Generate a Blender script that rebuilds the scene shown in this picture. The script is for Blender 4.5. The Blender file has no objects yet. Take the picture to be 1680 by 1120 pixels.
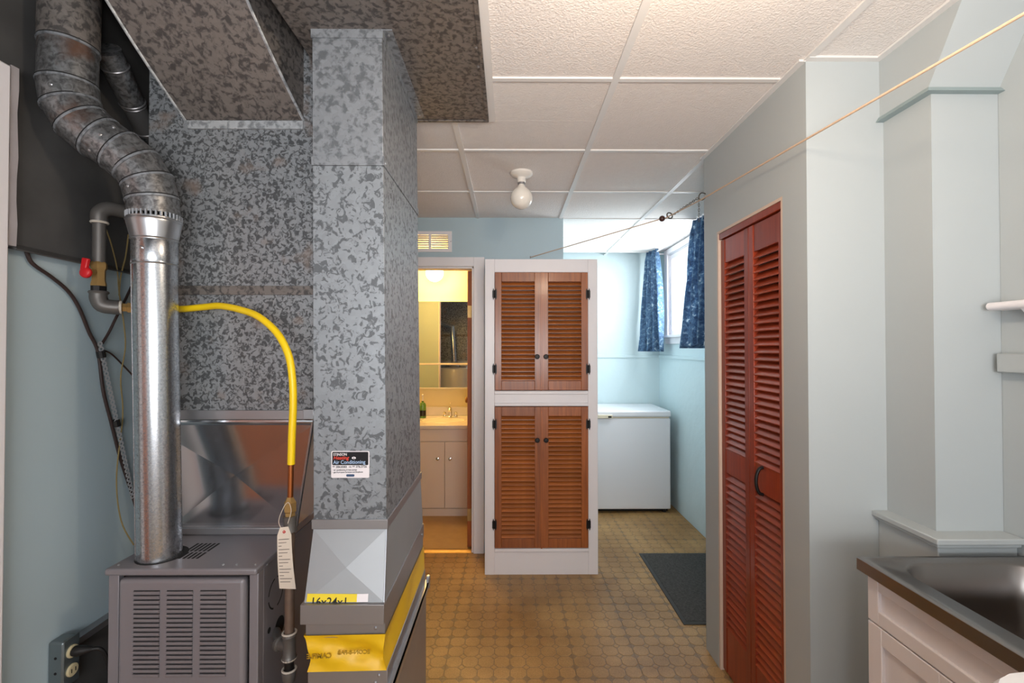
import bpy, bmesh, math, random
from mathutils import Vector, Matrix
random.seed(7)
R = math.radians
S = bpy.context.scene
COL = S.collection

# ------------------------------------------------------------------ camera, world, light, exposure
cam_d = bpy.data.cameras.new('camera')
cam_d.sensor_width = 36.0
cam_d.lens = 765.0 / 1680.0 * 36.0
cam_d.clip_start = 0.02
cam = bpy.data.objects.new('camera', cam_d)
cam.location = (0, 0, 1.5)
cam.rotation_euler = (R(90.75), 0, R(-0.37))
COL.objects.link(cam)
S.camera = cam

S.view_settings.view_transform = 'Standard'
S.view_settings.look = 'None'
S.view_settings.gamma = 1.0
S.view_settings.use_curve_mapping = False
S.view_settings.exposure = 0.13

world = bpy.data.worlds.new('world')
S.world = world
world.use_nodes = True
bg = world.node_tree.nodes['Background']
bg.inputs[0].default_value = (0.82, 0.93, 1.0, 1)
bg.inputs[1].default_value = 2.4


def area(name, loc, rot, sx, sy, watt, col):
    d = bpy.data.lights.new(name, 'AREA')
    d.shape = 'RECTANGLE'
    d.size, d.size_y = sx, sy
    d.energy = watt
    d.color = col
    o = bpy.data.objects.new(name, d)
    o.location = loc
    o.rotation_euler = rot
    COL.objects.link(o)
    return o


def point(name, loc, watt, col, rad):
    d = bpy.data.lights.new(name, 'POINT')
    d.energy = watt
    d.color = col
    d.shadow_soft_size = rad
    o = bpy.data.objects.new(name, d)
    o.location = loc
    COL.objects.link(o)
    return o


# daylight through the nook window, then added rear fill tilted up for the ceiling
area('nook_daylight', (1.72, 3.98, 1.98), (0, R(68), 0), 0.70, 1.0, 42, (0.93, 0.98, 1.0))
area('rear_fill', (0.10, -1.62, 1.45), (R(112), 0, R(4)), 1.7, 0.8, 40, (1.0, 0.97, 0.96))
# added fill spot, aimed up and forward to brighten the ceiling
fl_d = bpy.data.lights.new('ceiling_fill', 'SPOT')
fl_d.energy = 56
fl_d.color = (1.0, 0.97, 0.95)
fl_d.spot_size = R(112)
fl_d.spot_blend = 1.0
fl_d.shadow_soft_size = 0.12
fl_o = bpy.data.objects.new('ceiling_fill', fl_d)
fl_o.location = (0.15, -0.25, 1.50)
fl_o.rotation_euler = (R(124), 0, R(-3))
COL.objects.link(fl_o)
# the laundry room's warm bulb above the camera and the bathroom globe
point('laundry_bulb_light', (0.40, 0.80, 2.20), 15, (1.0, 0.80, 0.60), 0.06)
point('bathroom_globe_light', (-0.737, 4.46, 2.22), 24, (1.0, 0.66, 0.26), 0.08)

# ------------------------------------------------------------------ materials


def rgb(r, g, b):
    def f(c):
        c /= 255.0
        return c / 12.92 if c <= 0.04045 else ((c + 0.055) / 1.055) ** 2.4
    return (f(r), f(g), f(b), 1)


def new_mat(name):
    m = bpy.data.materials.new(name)
    m.use_nodes = True
    nt = m.node_tree
    return m, nt, nt.nodes['Principled BSDF']


def simple(name, col, rough=0.5, metal=0.0, var=0.05, scale=8.0, bump=0.0, bscale=120.0, spec=0.5, coat=0.0, dist=0.002):
    m, nt, p = new_mat(name)
    tc = nt.nodes.new('ShaderNodeTexCoord')
    n = nt.nodes.new('ShaderNodeTexNoise')
    n.inputs['Scale'].default_value = scale
    n.inputs['Detail'].default_value = 4
    nt.links.new(tc.outputs['Object'], n.inputs['Vector'])
    mx = nt.nodes.new('ShaderNodeMix')
    mx.data_type = 'RGBA'
    mx.inputs['A'].default_value = tuple(c * (1 - var) for c in col[:3]) + (1,)
    mx.inputs['B'].default_value = tuple(min(1, c * (1 + var)) for c in col[:3]) + (1,)
    nt.links.new(n.outputs['Fac'], mx.inputs['Factor'])
    nt.links.new(mx.outputs['Result'], p.inputs['Base Color'])
    p.inputs['Roughness'].default_value = rough
    p.inputs['Metallic'].default_value = metal
    p.inputs['Specular IOR Level'].default_value = spec
    p.inputs['Coat Weight'].default_value = coat
    p.inputs['Coat Roughness'].default_value = 0.12
    if bump > 0:
        n2 = nt.nodes.new('ShaderNodeTexNoise')
        n2.inputs['Scale'].default_value = bscale
        n2.inputs['Detail'].default_value = 5
        nt.links.new(tc.outputs['Object'], n2.inputs['Vector'])
        b = nt.nodes.new('ShaderNodeBump')
        b.inputs['Strength'].default_value = bump
        b.inputs['Distance'].default_value = dist
        nt.links.new(n2.outputs['Fac'], b.inputs['Height'])
        nt.links.new(b.outputs['Normal'], p.inputs['Normal'])
    return m


def galv(name, light, dark, scale, lo, hi, metal, rough, distortion=1.6, rust=None, rust_lo=0.6, stretch=(1, 1, 1)):
    """hot-dip galvanised sheet: pale spangle broken by darker flecks"""
    m, nt, p = new_mat(name)
    tc = nt.nodes.new('ShaderNodeTexCoord')
    mp = nt.nodes.new('ShaderNodeMapping')
    mp.inputs['Scale'].default_value = stretch
    nt.links.new(tc.outputs['Object'], mp.inputs['Vector'])
    n = nt.nodes.new('ShaderNodeTexNoise')
    n.inputs['Scale'].default_value = scale
    n.inputs['Detail'].default_value = 3.0
    n.inputs['Roughness'].default_value = 0.55
    n.inputs['Distortion'].default_value = distortion
    nt.links.new(mp.outputs['Vector'], n.inputs['Vector'])
    cr = nt.nodes.new('ShaderNodeValToRGB')
    cr.color_ramp.elements[0].position = lo
    cr.color_ramp.elements[0].color = dark
    cr.color_ramp.elements[1].position = hi
    cr.color_ramp.elements[1].color = light
    nt.links.new(n.outputs['Fac'], cr.inputs['Fac'])
    v = nt.nodes.new('ShaderNodeTexVoronoi')
    v.inputs['Scale'].default_value = scale * 1.3
    nt.links.new(mp.outputs['Vector'], v.inputs['Vector'])
    mx = nt.nodes.new('ShaderNodeMix')
    mx.data_type = 'RGBA'
    mx.blend_type = 'MULTIPLY'
    mx.inputs['Factor'].default_value = 0.16
    nt.links.new(cr.outputs['Color'], mx.inputs['A'])
    bw = nt.nodes.new('ShaderNodeRGBToBW')
    nt.links.new(v.outputs['Color'], bw.inputs['Color'])
    nt.links.new(bw.outputs['Val'], mx.inputs['B'])
    out = mx.outputs['Result']
    if rust:
        n3 = nt.nodes.new('ShaderNodeTexNoise')
        n3.inputs['Scale'].default_value = 9
        n3.inputs['Detail'].default_value = 6
        nt.links.new(tc.outputs['Object'], n3.inputs['Vector'])
        c3 = nt.nodes.new('ShaderNodeValToRGB')
        c3.color_ramp.elements[0].position = rust_lo - 0.05
        c3.color_ramp.elements[1].position = rust_lo + 0.1
        nt.links.new(n3.outputs['Fac'], c3.inputs['Fac'])
        m3 = nt.nodes.new('ShaderNodeMix')
        m3.data_type = 'RGBA'
        m3.inputs['B'].default_value = rust
        nt.links.new(c3.outputs['Color'], m3.inputs['Factor'])
        nt.links.new(out, m3.inputs['A'])
        out = m3.outputs['Result']
    nt.links.new(out, p.inputs['Base Color'])
    p.inputs['Metallic'].default_value = metal
    rr = nt.nodes.new('ShaderNodeMapRange')
    rr.inputs['To Min'].default_value = rough + 0.12
    rr.inputs['To Max'].default_value = rough - 0.06
    nt.links.new(n.outputs['Fac'], rr.inputs['Value'])
    nt.links.new(rr.outputs['Result'], p.inputs['Roughness'])
    return m


def wood(name, c1, c2, rough, coat, axis=(60, 60, 3)):
    m, nt, p = new_mat(name)
    tc = nt.nodes.new('ShaderNodeTexCoord')
    mp = nt.nodes.new('ShaderNodeMapping')
    mp.inputs['Scale'].default_value = axis
    nt.links.new(tc.outputs['Object'], mp.inputs['Vector'])
    n = nt.nodes.new('ShaderNodeTexNoise')
    n.inputs['Scale'].default_value = 1.0
    n.inputs['Detail'].default_value = 5
    n.inputs['Distortion'].default_value = 0.6
    nt.links.new(mp.outputs['Vector'], n.inputs['Vector'])
    cr = nt.nodes.new('ShaderNodeValToRGB')
    cr.color_ramp.elements[0].position = 0.3
    cr.color_ramp.elements[0].color = c1
    cr.color_ramp.elements[1].position = 0.75
    cr.color_ramp.elements[1].color = c2
    nt.links.new(n.outputs['Fac'], cr.inputs['Fac'])
    oi = nt.nodes.new('ShaderNodeObjectInfo')
    mr = nt.nodes.new('ShaderNodeMapRange')
    mr.inputs['To Min'].default_value = 0.85
    mr.inputs['To Max'].default_value = 1.15
    nt.links.new(oi.outputs['Random'], mr.inputs['Value'])
    hs = nt.nodes.new('ShaderNodeHueSaturation')
    nt.links.new(mr.outputs['Result'], hs.inputs['Value'])
    nt.links.new(cr.outputs['Color'], hs.inputs['Color'])
    nt.links.new(hs.outputs['Color'], p.inputs['Base Color'])
    p.inputs['Roughness'].default_value = rough
    p.inputs['Coat Weight'].default_value = coat
    p.inputs['Coat Roughness'].default_value = 0.15
    return m


def emissive(name, col, strength, base=(0.9, 0.9, 0.9, 1)):
    m, nt, p = new_mat(name)
    p.inputs['Base Color'].default_value = base
    p.inputs['Emission Color'].default_value = col
    p.inputs['Emission Strength'].default_value = strength
    p.inputs['Roughness'].default_value = 0.2
    return m


def vinyl(name, c1, c2):
    m, nt, p = new_mat(name)
    g = nt.nodes.new('ShaderNodeNewGeometry')
    n = nt.nodes.new('ShaderNodeTexNoise')
    n.inputs['Scale'].default_value = 2.2
    n.inputs['Detail'].default_value = 7
    n.inputs['Roughness'].default_value = 0.65
    nt.links.new(g.outputs['Position'], n.inputs['Vector'])
    cr = nt.nodes.new('ShaderNodeValToRGB')
    cr.color_ramp.elements[0].position = 0.33
    cr.color_ramp.elements[0].color = c1
    cr.color_ramp.elements[1].position = 0.7
    cr.color_ramp.elements[1].color = c2
    nt.links.new(n.outputs['Fac'], cr.inputs['Fac'])
    n2 = nt.nodes.new('ShaderNodeTexNoise')
    n2.inputs['Scale'].default_value = 160
    n2.inputs['Detail'].default_value = 3
    nt.links.new(g.outputs['Position'], n2.inputs['Vector'])
    mr = nt.nodes.new('ShaderNodeMapRange')
    mr.inputs['From Min'].default_value = 0.3
    mr.inputs['From Max'].default_value = 0.7
    mr.inputs['To Min'].default_value = 0.78
    mr.inputs['To Max'].default_value = 1.12
    nt.links.new(n2.outputs['Fac'], mr.inputs['Value'])
    hs = nt.nodes.new('ShaderNodeHueSaturation')
    nt.links.new(mr.outputs['Result'], hs.inputs['Value'])
    nt.links.new(cr.outputs['Color'], hs.inputs['Color'])
    nt.links.new(hs.outputs['Color'], p.inputs['Base Color'])
    p.inputs['Roughness'].default_value = 0.42
    b = nt.nodes.new('ShaderNodeBump')
    b.inputs['Strength'].default_value = 0.25
    b.inputs['Distance'].default_value = 0.001
    nt.links.new(n2.outputs['Fac'], b.inputs['Height'])
    nt.links.new(b.outputs['Normal'], p.inputs['Normal'])
    return m


def curtain_mat(name):
    m, nt, p = new_mat(name)
    tc = nt.nodes.new('ShaderNodeTexCoord')
    n = nt.nodes.new('ShaderNodeTexNoise')
    n.inputs['Scale'].default_value = 34
    n.inputs['Detail'].default_value = 4
    n.inputs['Distortion'].default_value = 0.8
    nt.links.new(tc.outputs['Object'], n.inputs['Vector'])
    cr = nt.nodes.new('ShaderNodeValToRGB')
    e = cr.color_ramp.elements
    e[0].position, e[0].color = 0.30, rgb(58, 82, 116)
    e[1].position, e[1].color = 0.55, rgb(94, 130, 166)
    x = e.new(0.63)
    x.color = rgb(132, 166, 190)
    y = e.new(0.70)
    y.color = rgb(214, 228, 236)
    nt.links.new(n.outputs['Fac'], cr.inputs['Fac'])
    nt.links.new(cr.outputs['Color'], p.inputs['Base Color'])
    p.inputs['Roughness'].default_value = 0.75
    tr = nt.nodes.new('ShaderNodeBsdfTranslucent')
    nt.links.new(cr.outputs['Color'], tr.inputs['Color'])
    mx = nt.nodes.new('ShaderNodeMixShader')
    mx.inputs['Fac'].default_value = 0.3
    nt.links.new(p.outputs['BSDF'], mx.inputs[1])
    nt.links.new(tr.outputs['BSDF'], mx.inputs[2])
    nt.links.new(mx.outputs['Shader'], nt.nodes['Material Output'].inputs['Surface'])
    return m


def pane_glass(name):
    m, nt, p = new_mat(name)
    nt.nodes.remove(p)
    t = nt.nodes.new('ShaderNodeBsdfTransparent')
    g = nt.nodes.new('ShaderNodeBsdfGlossy')
    g.inputs['Roughness'].default_value = 0.02
    mx = nt.nodes.new('ShaderNodeMixShader')
    mx.inputs['Fac'].default_value = 0.07
    nt.links.new(t.outputs['BSDF'], mx.inputs[1])
    nt.links.new(g.outputs['BSDF'], mx.inputs[2])
    nt.links.new(mx.outputs['Shader'], nt.nodes['Material Output'].inputs['Surface'])
    return m


M = {}
M['wall'] = simple('pale_blue_paint', rgb(178, 198, 207), 0.55, var=0.02, scale=3, bump=0.12, bscale=60)
M['wall_nook'] = simple('pale_blue_parged_paint', rgb(204, 222, 226), 0.55, var=0.03, scale=5, bump=0.5, bscale=14, dist=0.006)
M['wall_cool'] = simple('pale_grey_blue_paint', rgb(178, 185, 187), 0.5, var=0.02, scale=3, bump=0.08, bscale=60)
M['ledge'] = simple('grey_teal_paint', rgb(150, 166, 168), 0.5, var=0.02)
M['white'] = simple('white_gloss_paint', rgb(240, 236, 239), 0.35, var=0.02, scale=4, bump=0.05, bscale=90)
M['white_app'] = simple('white_enamel', rgb(232, 232, 236), 0.25, var=0.01, scale=4)
M['tile'] = simple('stippled_ceiling_board', rgb(236, 230, 226), 0.85, var=0.04, scale=30, bump=0.8, bscale=150, dist=0.004, spec=0.2)
M['tee'] = simple('white_tee_enamel', rgb(226, 224, 222), 0.4, var=0.01)
M['deck'] = simple('dark_joist_boards', rgb(48, 44, 42), 0.9, var=0.3, scale=6)
M['bath_wall'] = simple('warm_bath_paint', rgb(238, 222, 168), 0.6, var=0.02)
M['bath_floor'] = simple('bath_vinyl', rgb(176, 144, 98), 0.5, var=0.15, scale=14)
M['jamb'] = simple('beige_jamb_paint', rgb(214, 190, 172), 0.5, var=0.03)
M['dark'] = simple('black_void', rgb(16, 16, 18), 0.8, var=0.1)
M['black'] = simple('black_iron', rgb(30, 28, 28), 0.45, 0.5, var=0.1)
M['rubber'] = simple('black_rubber', rgb(22, 20, 20), 0.6, var=0.1)
M['galv_big'] = galv('galvanised_large_spangle', rgb(146, 152, 158), rgb(98, 102, 107), 50, 0.41, 0.48, 0.35, 0.42, 1.0)
M['galv_mid'] = galv('galvanised_soft_spangle', rgb(144, 149, 155), rgb(108, 112, 117), 50, 0.38, 0.54, 0.35, 0.42, 0.4)
M['galv_fine'] = galv('galvanised_fine_spangle', rgb(150, 154, 158), rgb(84, 87, 90), 74, 0.43, 0.53, 0.35, 0.42, 0.9, rust=rgb(140, 126, 118), rust_lo=0.64)
M['galv_light'] = galv('galvanised_pale_edge', rgb(190, 194, 198), rgb(140, 144, 148), 50, 0.38, 0.54, 0.35, 0.42, 0.4)
M['galv_dark'] = galv('galvanised_dull_spangle', rgb(126, 120, 116), rgb(80, 77, 76), 56, 0.40, 0.54, 0.35, 0.48, 0.5)
M['galv_old'] = galv('weathered_flue_zinc', rgb(150, 152, 154), rgb(92, 92, 94), 70, 0.34, 0.62, 0.7, 0.34, 0.6, rust=rgb(118, 92, 80), rust_lo=0.62)
M['galv_new'] = galv('bright_zinc', rgb(206, 210, 214), rgb(180, 184, 190), 190, 0.40, 0.60, 0.95, 0.22, 0.4)
M['sheet'] = simple('bright_sheet_metal', rgb(186, 188, 192), 0.30, 0.92, var=0.04, scale=5)
M['sheet_bright'] = simple('mirror_bright_sheet', rgb(196, 198, 202), 0.17, 0.95, var=0.03, scale=5)
M['sheet_boot'] = simple('matte_sheet_metal', rgb(166, 170, 174), 0.52, 0.6, var=0.05, scale=7)
M['sheet_dull'] = simple('satin_sheet_metal', rgb(164, 163, 166), 0.40, 0.8, var=0.06, scale=7)
M['shield'] = simple('sooty_sheet', rgb(92, 92, 92), 0.42, 0.3, var=0.5, scale=6)
M['furnace'] = simple('furnace_grey_enamel', rgb(130, 127, 132), 0.38, 0.15, var=0.02, scale=6)
M['yellow'] = simple('yellow_plastic_jacket', rgb(244, 208, 22), 0.35, var=0.03)
M['canvas'] = simple('yellow_coated_fabric', rgb(232, 186, 24), 0.42, var=0.07, scale=9)
M['copper'] = simple('copper', rgb(176, 104, 58), 0.35, 0.9, var=0.15, scale=20)
M['brass'] = simple('brass', rgb(176, 142, 88), 0.42, 0.6, var=0.15, scale=30)
M['iron'] = simple('black_pipe_iron', rgb(104, 101, 98), 0.45, 0.45, var=0.2, scale=30)
M['rusty'] = simple('rusty_pipe', rgb(116, 98, 86), 0.5, 0.4, var=0.3, scale=40)
M['dope'] = simple('pipe_thread_paste', rgb(198, 190, 178), 0.6, var=0.15, scale=60)
M['red'] = simple('red_handle_vinyl', rgb(200, 28, 36), 0.4)
M['paper'] = simple('tag_paper', rgb(212, 200, 186), 0.8, var=0.03)
M['ink'] = simple('grey_print', rgb(120, 110, 104), 0.8)
M['cable'] = simple('brown_cable_jacket', rgb(52, 38, 36), 0.5)
M['wire_tan'] = simple('tan_bell_wire', rgb(140, 122, 78), 0.6)
M['strap'] = simple('punched_strap_steel', rgb(214, 216, 220), 0.4, 0.3)
M['cream'] = simple('cream_bakelite', rgb(206, 194, 158), 0.4)
M['box'] = simple('galvanised_box', rgb(122, 132, 136), 0.35, 0.7, var=0.1, scale=20)
M['wood'] = wood('orange_brown_varnish', rgb(134, 70, 27), rgb(176, 98, 43), 0.38, 0.25)
M['wood_slat'] = wood('orange_brown_slat', rgb(144, 78, 32), rgb(188, 110, 52), 0.38, 0.25, (6, 60, 60))
M['redwood'] = wood('red_brown_varnish', rgb(130, 44, 20), rgb(160, 60, 28), 0.34, 0.2)
M['redwood_slat'] = wood('red_brown_slat', rgb(134, 48, 24), rgb(166, 68, 34), 0.36, 0.2, (60, 6, 60))
M['door'] = wood('walnut_door', rgb(150, 76, 28), rgb(186, 102, 42), 0.55, 0.0)
M['steel'] = simple('brushed_stainless', rgb(150, 145, 142), 0.28, 1.0, var=0.05, scale=12)
M['cab'] = simple('white_cabinet_foil', rgb(234, 228, 230), 0.35, var=0.01)
M['vanity'] = simple('cream_laminate', rgb(236, 222, 210), 0.45, var=0.02)
M['vanity_top'] = simple('cultured_marble', rgb(230, 222, 210), 0.2, var=0.05, scale=12)
M['chrome'] = simple('chrome', rgb(214, 214, 214), 0.08, 1.0, var=0.0)
M['mirror'] = simple('mirror_silver', rgb(232, 232, 226), 0.01, 1.0, var=0.0)
M['mat'] = simple('charcoal_mat_pile', rgb(84, 82, 80), 0.95, var=0.75, scale=85, bump=1.0, bscale=220, dist=0.004, spec=0.1)
M['mat_edge'] = simple('mat_rubber_border', rgb(62, 61, 60), 0.7)
M['pad'] = vinyl('ochre_vinyl', rgb(146, 108, 62), rgb(198, 158, 102))
M['groove'] = vinyl('vinyl_groove', rgb(120, 94, 63), rgb(158, 130, 94))
M['curtain'] = curtain_mat('navy_mottled_cotton')
M['glass'] = pane_glass('window_glass')
M['porcelain'] = simple('porcelain', rgb(236, 230, 222), 0.25, var=0.01)
M['opal'] = simple('opal_bulb_glass', rgb(240, 234, 224), 0.12, var=0.01)
M['lit'] = emissive('lit_globe', (1.0, 0.80, 0.42, 1), 9.0)
M['lit_bulb'] = emissive('lit_bulb', (1.0, 0.72, 0.42, 1), 6.0)
M['cord'] = simple('braided_line', rgb(206, 178, 152), 0.8, var=0.15, scale=90)
M['steel_chain'] = simple('zinc_chain', rgb(120, 112, 100), 0.35, 0.9)
M['bead'] = simple('brown_bead', rgb(70, 40, 34), 0.4)
M['label_white'] = simple('label_white', rgb(238, 234, 238), 0.3, var=0.0)
M['label_black'] = simple('label_black', rgb(18, 16, 20), 0.3)
M['label_red'] = simple('label_red', rgb(232, 72, 52), 0.4)
M['label_blue'] = simple('label_blue', rgb(170, 198, 232), 0.4)
M['label_yellow'] = simple('label_yellow', rgb(240, 214, 40), 0.4)
M['label_logo'] = simple('label_logo_blue', rgb(60, 84, 118), 0.4)
M['faint_ink'] = simple('faint_print', rgb(172, 136, 22), 0.7)
M['soap'] = simple('green_soap', rgb(96, 140, 66), 0.2)
M['badge'] = simple('badge_plastic', rgb(222, 210, 186), 0.3)
M['hem_paint'] = simple('splashed_edge', rgb(168, 162, 164), 0.5, var=0.2, scale=14)
M['hw'] = simple('white_tank', rgb(214, 212, 208), 0.3)

# ------------------------------------------------------------------ mesh builder
ORG = {}


class B:
    def __init__(self):
        self.bm = bmesh.new()

    def quad(self, pts, mi=0):
        vs = [self.bm.verts.new(p) for p in pts]
        f = self.bm.faces.new(vs)
        f.material_index = mi
        return f

    def hexa(self, b, t, mi=0, caps=(True, True)):
        """b, t: four corners of bottom and top, counter-clockwise from above"""
        vb = [self.bm.verts.new(p) for p in b]
        vt = [self.bm.verts.new(p) for p in t]
        fs = []
        if caps[0]:
            fs.append(self.bm.faces.new(vb[::-1]))
        if caps[1]:
            fs.append(self.bm.faces.new(vt))
        n = len(vb)
        for i in range(n):
            j = (i + 1) % n
            fs.append(self.bm.faces.new((vb[i], vb[j], vt[j], vt[i])))
        for f in fs:
            f.material_index = mi
        return self

    def box(self, x0, x1, y0, y1, z0, z1, mi=0):
        return self.hexa([(x0, y0, z0), (x1, y0, z0), (x1, y1, z0), (x0, y1, z0)],
                         [(x0, y0, z1), (x1, y0, z1), (x1, y1, z1), (x0, y1, z1)], mi)

    def prism(self, pts, d, mi=0):
        """polygon pts extruded by vector d"""
        d = Vector(d)
        return self.hexa([Vector(p) for p in pts], [Vector(p) + d for p in pts], mi)

    def rings(self, rs, cap=True, mi=0, closed=True):
        vv = [[self.bm.verts.new(p) for p in r] for r in rs]
        n = len(vv[0])
        for a, b in zip(vv[:-1], vv[1:]):
            for i in range(n if closed else n - 1):
                j = (i + 1) % n
                f = self.bm.faces.new((a[i], a[j], b[j], b[i]))
                f.material_index = mi
        if cap and closed:
            self.bm.faces.new(vv[0][::-1]).material_index = mi
            self.bm.faces.new(vv[-1]).material_index = mi
        return self

    def tube(self, pts, r, n=8, mi=0, cap=True):
        pts = [Vector(p) for p in pts]
        rr = r if isinstance(r, (list, tuple)) else [r] * len(pts)
        t0 = (pts[1] - pts[0]).normalized()
        ref = Vector((0, 0, 1)) if abs(t0.z) < 0.9 else Vector((0, 1, 0))
        u = t0.cross(ref).normalized()
        rs = []
        for i, p in enumerate(pts):
            a = (pts[i] - pts[i - 1]).normalized() if i else t0
            b = (pts[i + 1] - pts[i]).normalized() if i < len(pts) - 1 else a
            t = (a + b)
            t = t.normalized() if t.length > 1e-6 else a
            u = (u - t * u.dot(t)).normalized()
            w = t.cross(u)
            k = 1.0 / max(0.6, a.dot(t))
            # mitre: stretch along the bend direction
            bend = (b - a)
            bend = (bend - t * bend.dot(t))
            ring = []
            for q in range(n):
                an = 2 * math.pi * q / n
                v = (u * math.cos(an) + w * math.sin(an)) * rr[i]
                if bend.length > 1e-5:
                    bn = bend.normalized()
                    v = v + bn * v.dot(bn) * (k - 1)
                ring.append(p + v)
            rs.append(ring)
        return self.rings(rs, cap, mi)

    def cyl(self, p0, p1, r0, r1=None, n=16, mi=0):
        return self.tube([p0, p1], [r0, r0 if r1 is None else r1], n, mi)

    def lathe(self, prof, o, n=20, axis='z', mi=0, cap=True):
        o = Vector(o)
        rs = []
        for r, h in prof:
            ring = []
            for q in range(n):
                an = 2 * math.pi * q / n
                a, b = r * math.cos(an), r * math.sin(an)
                if axis == 'z':
                    v = (a, b, h)
                elif axis == 'x':
                    v = (h, a, b)
                elif axis == '-y':
                    v = (a, -h, b)
                else:
                    v = (b, h, a)
                ring.append(o + Vector(v))
            rs.append(ring)
        return self.rings(rs, cap, mi)

    def torus(self, c, nrm, R0, r, n=16, m=8, mi=0):
        c = Vector(c)
        nrm = Vector(nrm).normalized()
        u = nrm.orthogonal().normalized()
        w = nrm.cross(u)
        vv = []
        for i in range(n):
            a = 2 * math.pi * i / n
            d = u * math.cos(a) + w * math.sin(a)
            vv.append([self.bm.verts.new(c + d * (R0 + r * math.cos(2 * math.pi * k / m)) + nrm * r * math.sin(2 * math.pi * k / m)) for k in range(m)])
        for i in range(n):
            for k in range(m):
                f = self.bm.faces.new((vv[i][k], vv[(i + 1) % n][k], vv[(i + 1) % n][(k + 1) % m], vv[i][(k + 1) % m]))
                f.material_index = mi
        return self

    def ball(self, c, r, n=14, sx=1, sy=1, sz=1, mi=0):
        prof = []
        k = max(6, n // 2)
        for i in range(k + 1):
            a = -math.pi / 2 + math.pi * i / k
            prof.append((max(0.0004, math.cos(a)) * r, math.sin(a) * r * sz))
        return self.lathe(prof, c, n, mi=mi)


def mesh_of(name, b, mats, off=(0, 0, 0), sharp=32, recalc=True):
    bm = b.bm
    if recalc:
        bmesh.ops.recalc_face_normals(bm, faces=bm.faces[:])
    bmesh.ops.translate(bm, verts=bm.verts[:], vec=-Vector(off))
    ca = math.cos(R(sharp))
    bm.normal_update()
    for e in bm.edges:
        if len(e.link_faces) == 2:
            e.smooth = e.link_faces[0].normal.dot(e.link_faces[1].normal) > ca
        else:
            e.smooth = True
    for f in bm.faces:
        f.smooth = True
    me = bpy.data.meshes.new(name)
    bm.to_mesh(me)
    bm.free()
    for m in (mats if isinstance(mats, (list, tuple)) else [mats]):
        me.materials.append(m)
    return me


def bev(o, w, seg=2):
    m = o.modifiers.new('bevel', 'BEVEL')
    m.width = w
    m.segments = seg
    m.limit_method = 'ANGLE'
    m.angle_limit = R(40)
    m.harden_normals = False
    return o


def thing(name, label, cat, base, group=None):
    o = bpy.data.objects.new(name, None)
    o.empty_display_size = 0.05
    o.location = base
    COL.objects.link(o)
    o['label'] = label
    o['category'] = cat
    if group:
        o['group'] = group
    ORG[o] = Vector(base)
    return o


def part(name, b, mats, parent, label=None, bevel=0, seg=2, sharp=32, stuff=False, recalc=True):
    org = ORG[parent]
    o = bpy.data.objects.new(name, mesh_of(name, b, mats, org, sharp, recalc))
    o.parent = parent
    COL.objects.link(o)
    ORG[o] = org
    if label:
        o['label'] = label
    if stuff:
        o['kind'] = 'stuff'
    if bevel:
        bev(o, bevel, seg)
    return o


def piece(name, mesh, parent, loc, rot=None):
    """one of many alike pieces sharing mesh data"""
    o = bpy.data.objects.new(name, mesh)
    o.parent = parent
    o.location = Vector(loc) - ORG[parent]
    if rot:
        o.rotation_euler = rot
    COL.objects.link(o)
    ORG[o] = Vector(loc)
    return o


def single(name, b, mats, base, label, cat, group=None, bevel=0, sharp=32):
    o = bpy.data.objects.new(name, mesh_of(name, b, mats, base, sharp))
    o.location = base
    COL.objects.link(o)
    o['label'] = label
    o['category'] = cat
    if group:
        o['group'] = group
    ORG[o] = Vector(base)
    if bevel:
        bev(o, bevel)
    return o


def struct(name, b, mats, parent=None, bevel=0, base=(0, 0, 0)):
    o = bpy.data.objects.new(name, mesh_of(name, b, mats, base))
    o.location = base
    COL.objects.link(o)
    o['kind'] = 'structure'
    ORG[o] = Vector(base)
    if bevel:
        bev(o, bevel)
    return o


def text_mesh(txt, size, mat, mtx, extr=0.0003, align='LEFT', xscale=1.0, shear=0.0):
    cu = bpy.data.curves.new('lettering', 'FONT')
    cu.body = txt
    cu.size = size
    cu.align_x = align
    cu.extrude = extr
    cu.shear = shear
    cu.offset = size * 0.012
    cu.resolution_u = 3
    ob = bpy.data.objects.new('tmp_text', cu)
    COL.objects.link(ob)
    dg = bpy.context.evaluated_depsgraph_get()
    me = bpy.data.meshes.new_from_object(ob.evaluated_get(dg))
    bpy.data.objects.remove(ob)
    bpy.data.curves.remove(cu)
    me.transform(Matrix.Diagonal((xscale, 1, 1, 1)))
    me.transform(mtx)
    me.materials.clear()
    me.materials.append(mat)
    return me


def lettering(txt, size, mat, parent, origin, ux, uz, **kw):
    """text whose reading direction is ux and whose up is uz, both world vectors"""
    ux, uz = Vector(ux).normalized(), Vector(uz).normalized()
    un = ux.cross(uz)
    m = Matrix((ux, uz, un)).transposed().to_4x4()
    m.translation = Vector(origin) - ORG[parent]
    me = text_mesh(txt, size, mat, m, **kw)
    o = bpy.data.objects.new('lettering', me)
    o.parent = parent
    COL.objects.link(o)
    ORG[o] = ORG[parent]
    return o


def screw(parent, loc, nrm, r=0.004):
    n = Vector(nrm).normalized()
    p = Vector(loc)
    b = B().tube([p - n * 0.002, p + n * 0.0015, p + n * 0.003], [r, r, r * 0.55], 8)
    return part('screw', b, M['sheet'], parent)


def spline(pts, k=8):
    pts = [Vector(p) for p in pts]
    out = []
    for i in range(len(pts) - 1):
        p0 = pts[max(0, i - 1)]
        p1, p2 = pts[i], pts[i + 1]
        p3 = pts[min(len(pts) - 1, i + 2)]
        for j in range(k):
            t = j / k
            out.append(0.5 * ((2 * p1) + (p2 - p0) * t + (2 * p0 - 5 * p1 + 4 * p2 - p3) * t * t + (3 * p1 - p0 - 3 * p2 + p3) * t ** 3))
    out.append(pts[-1])
    return out


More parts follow.
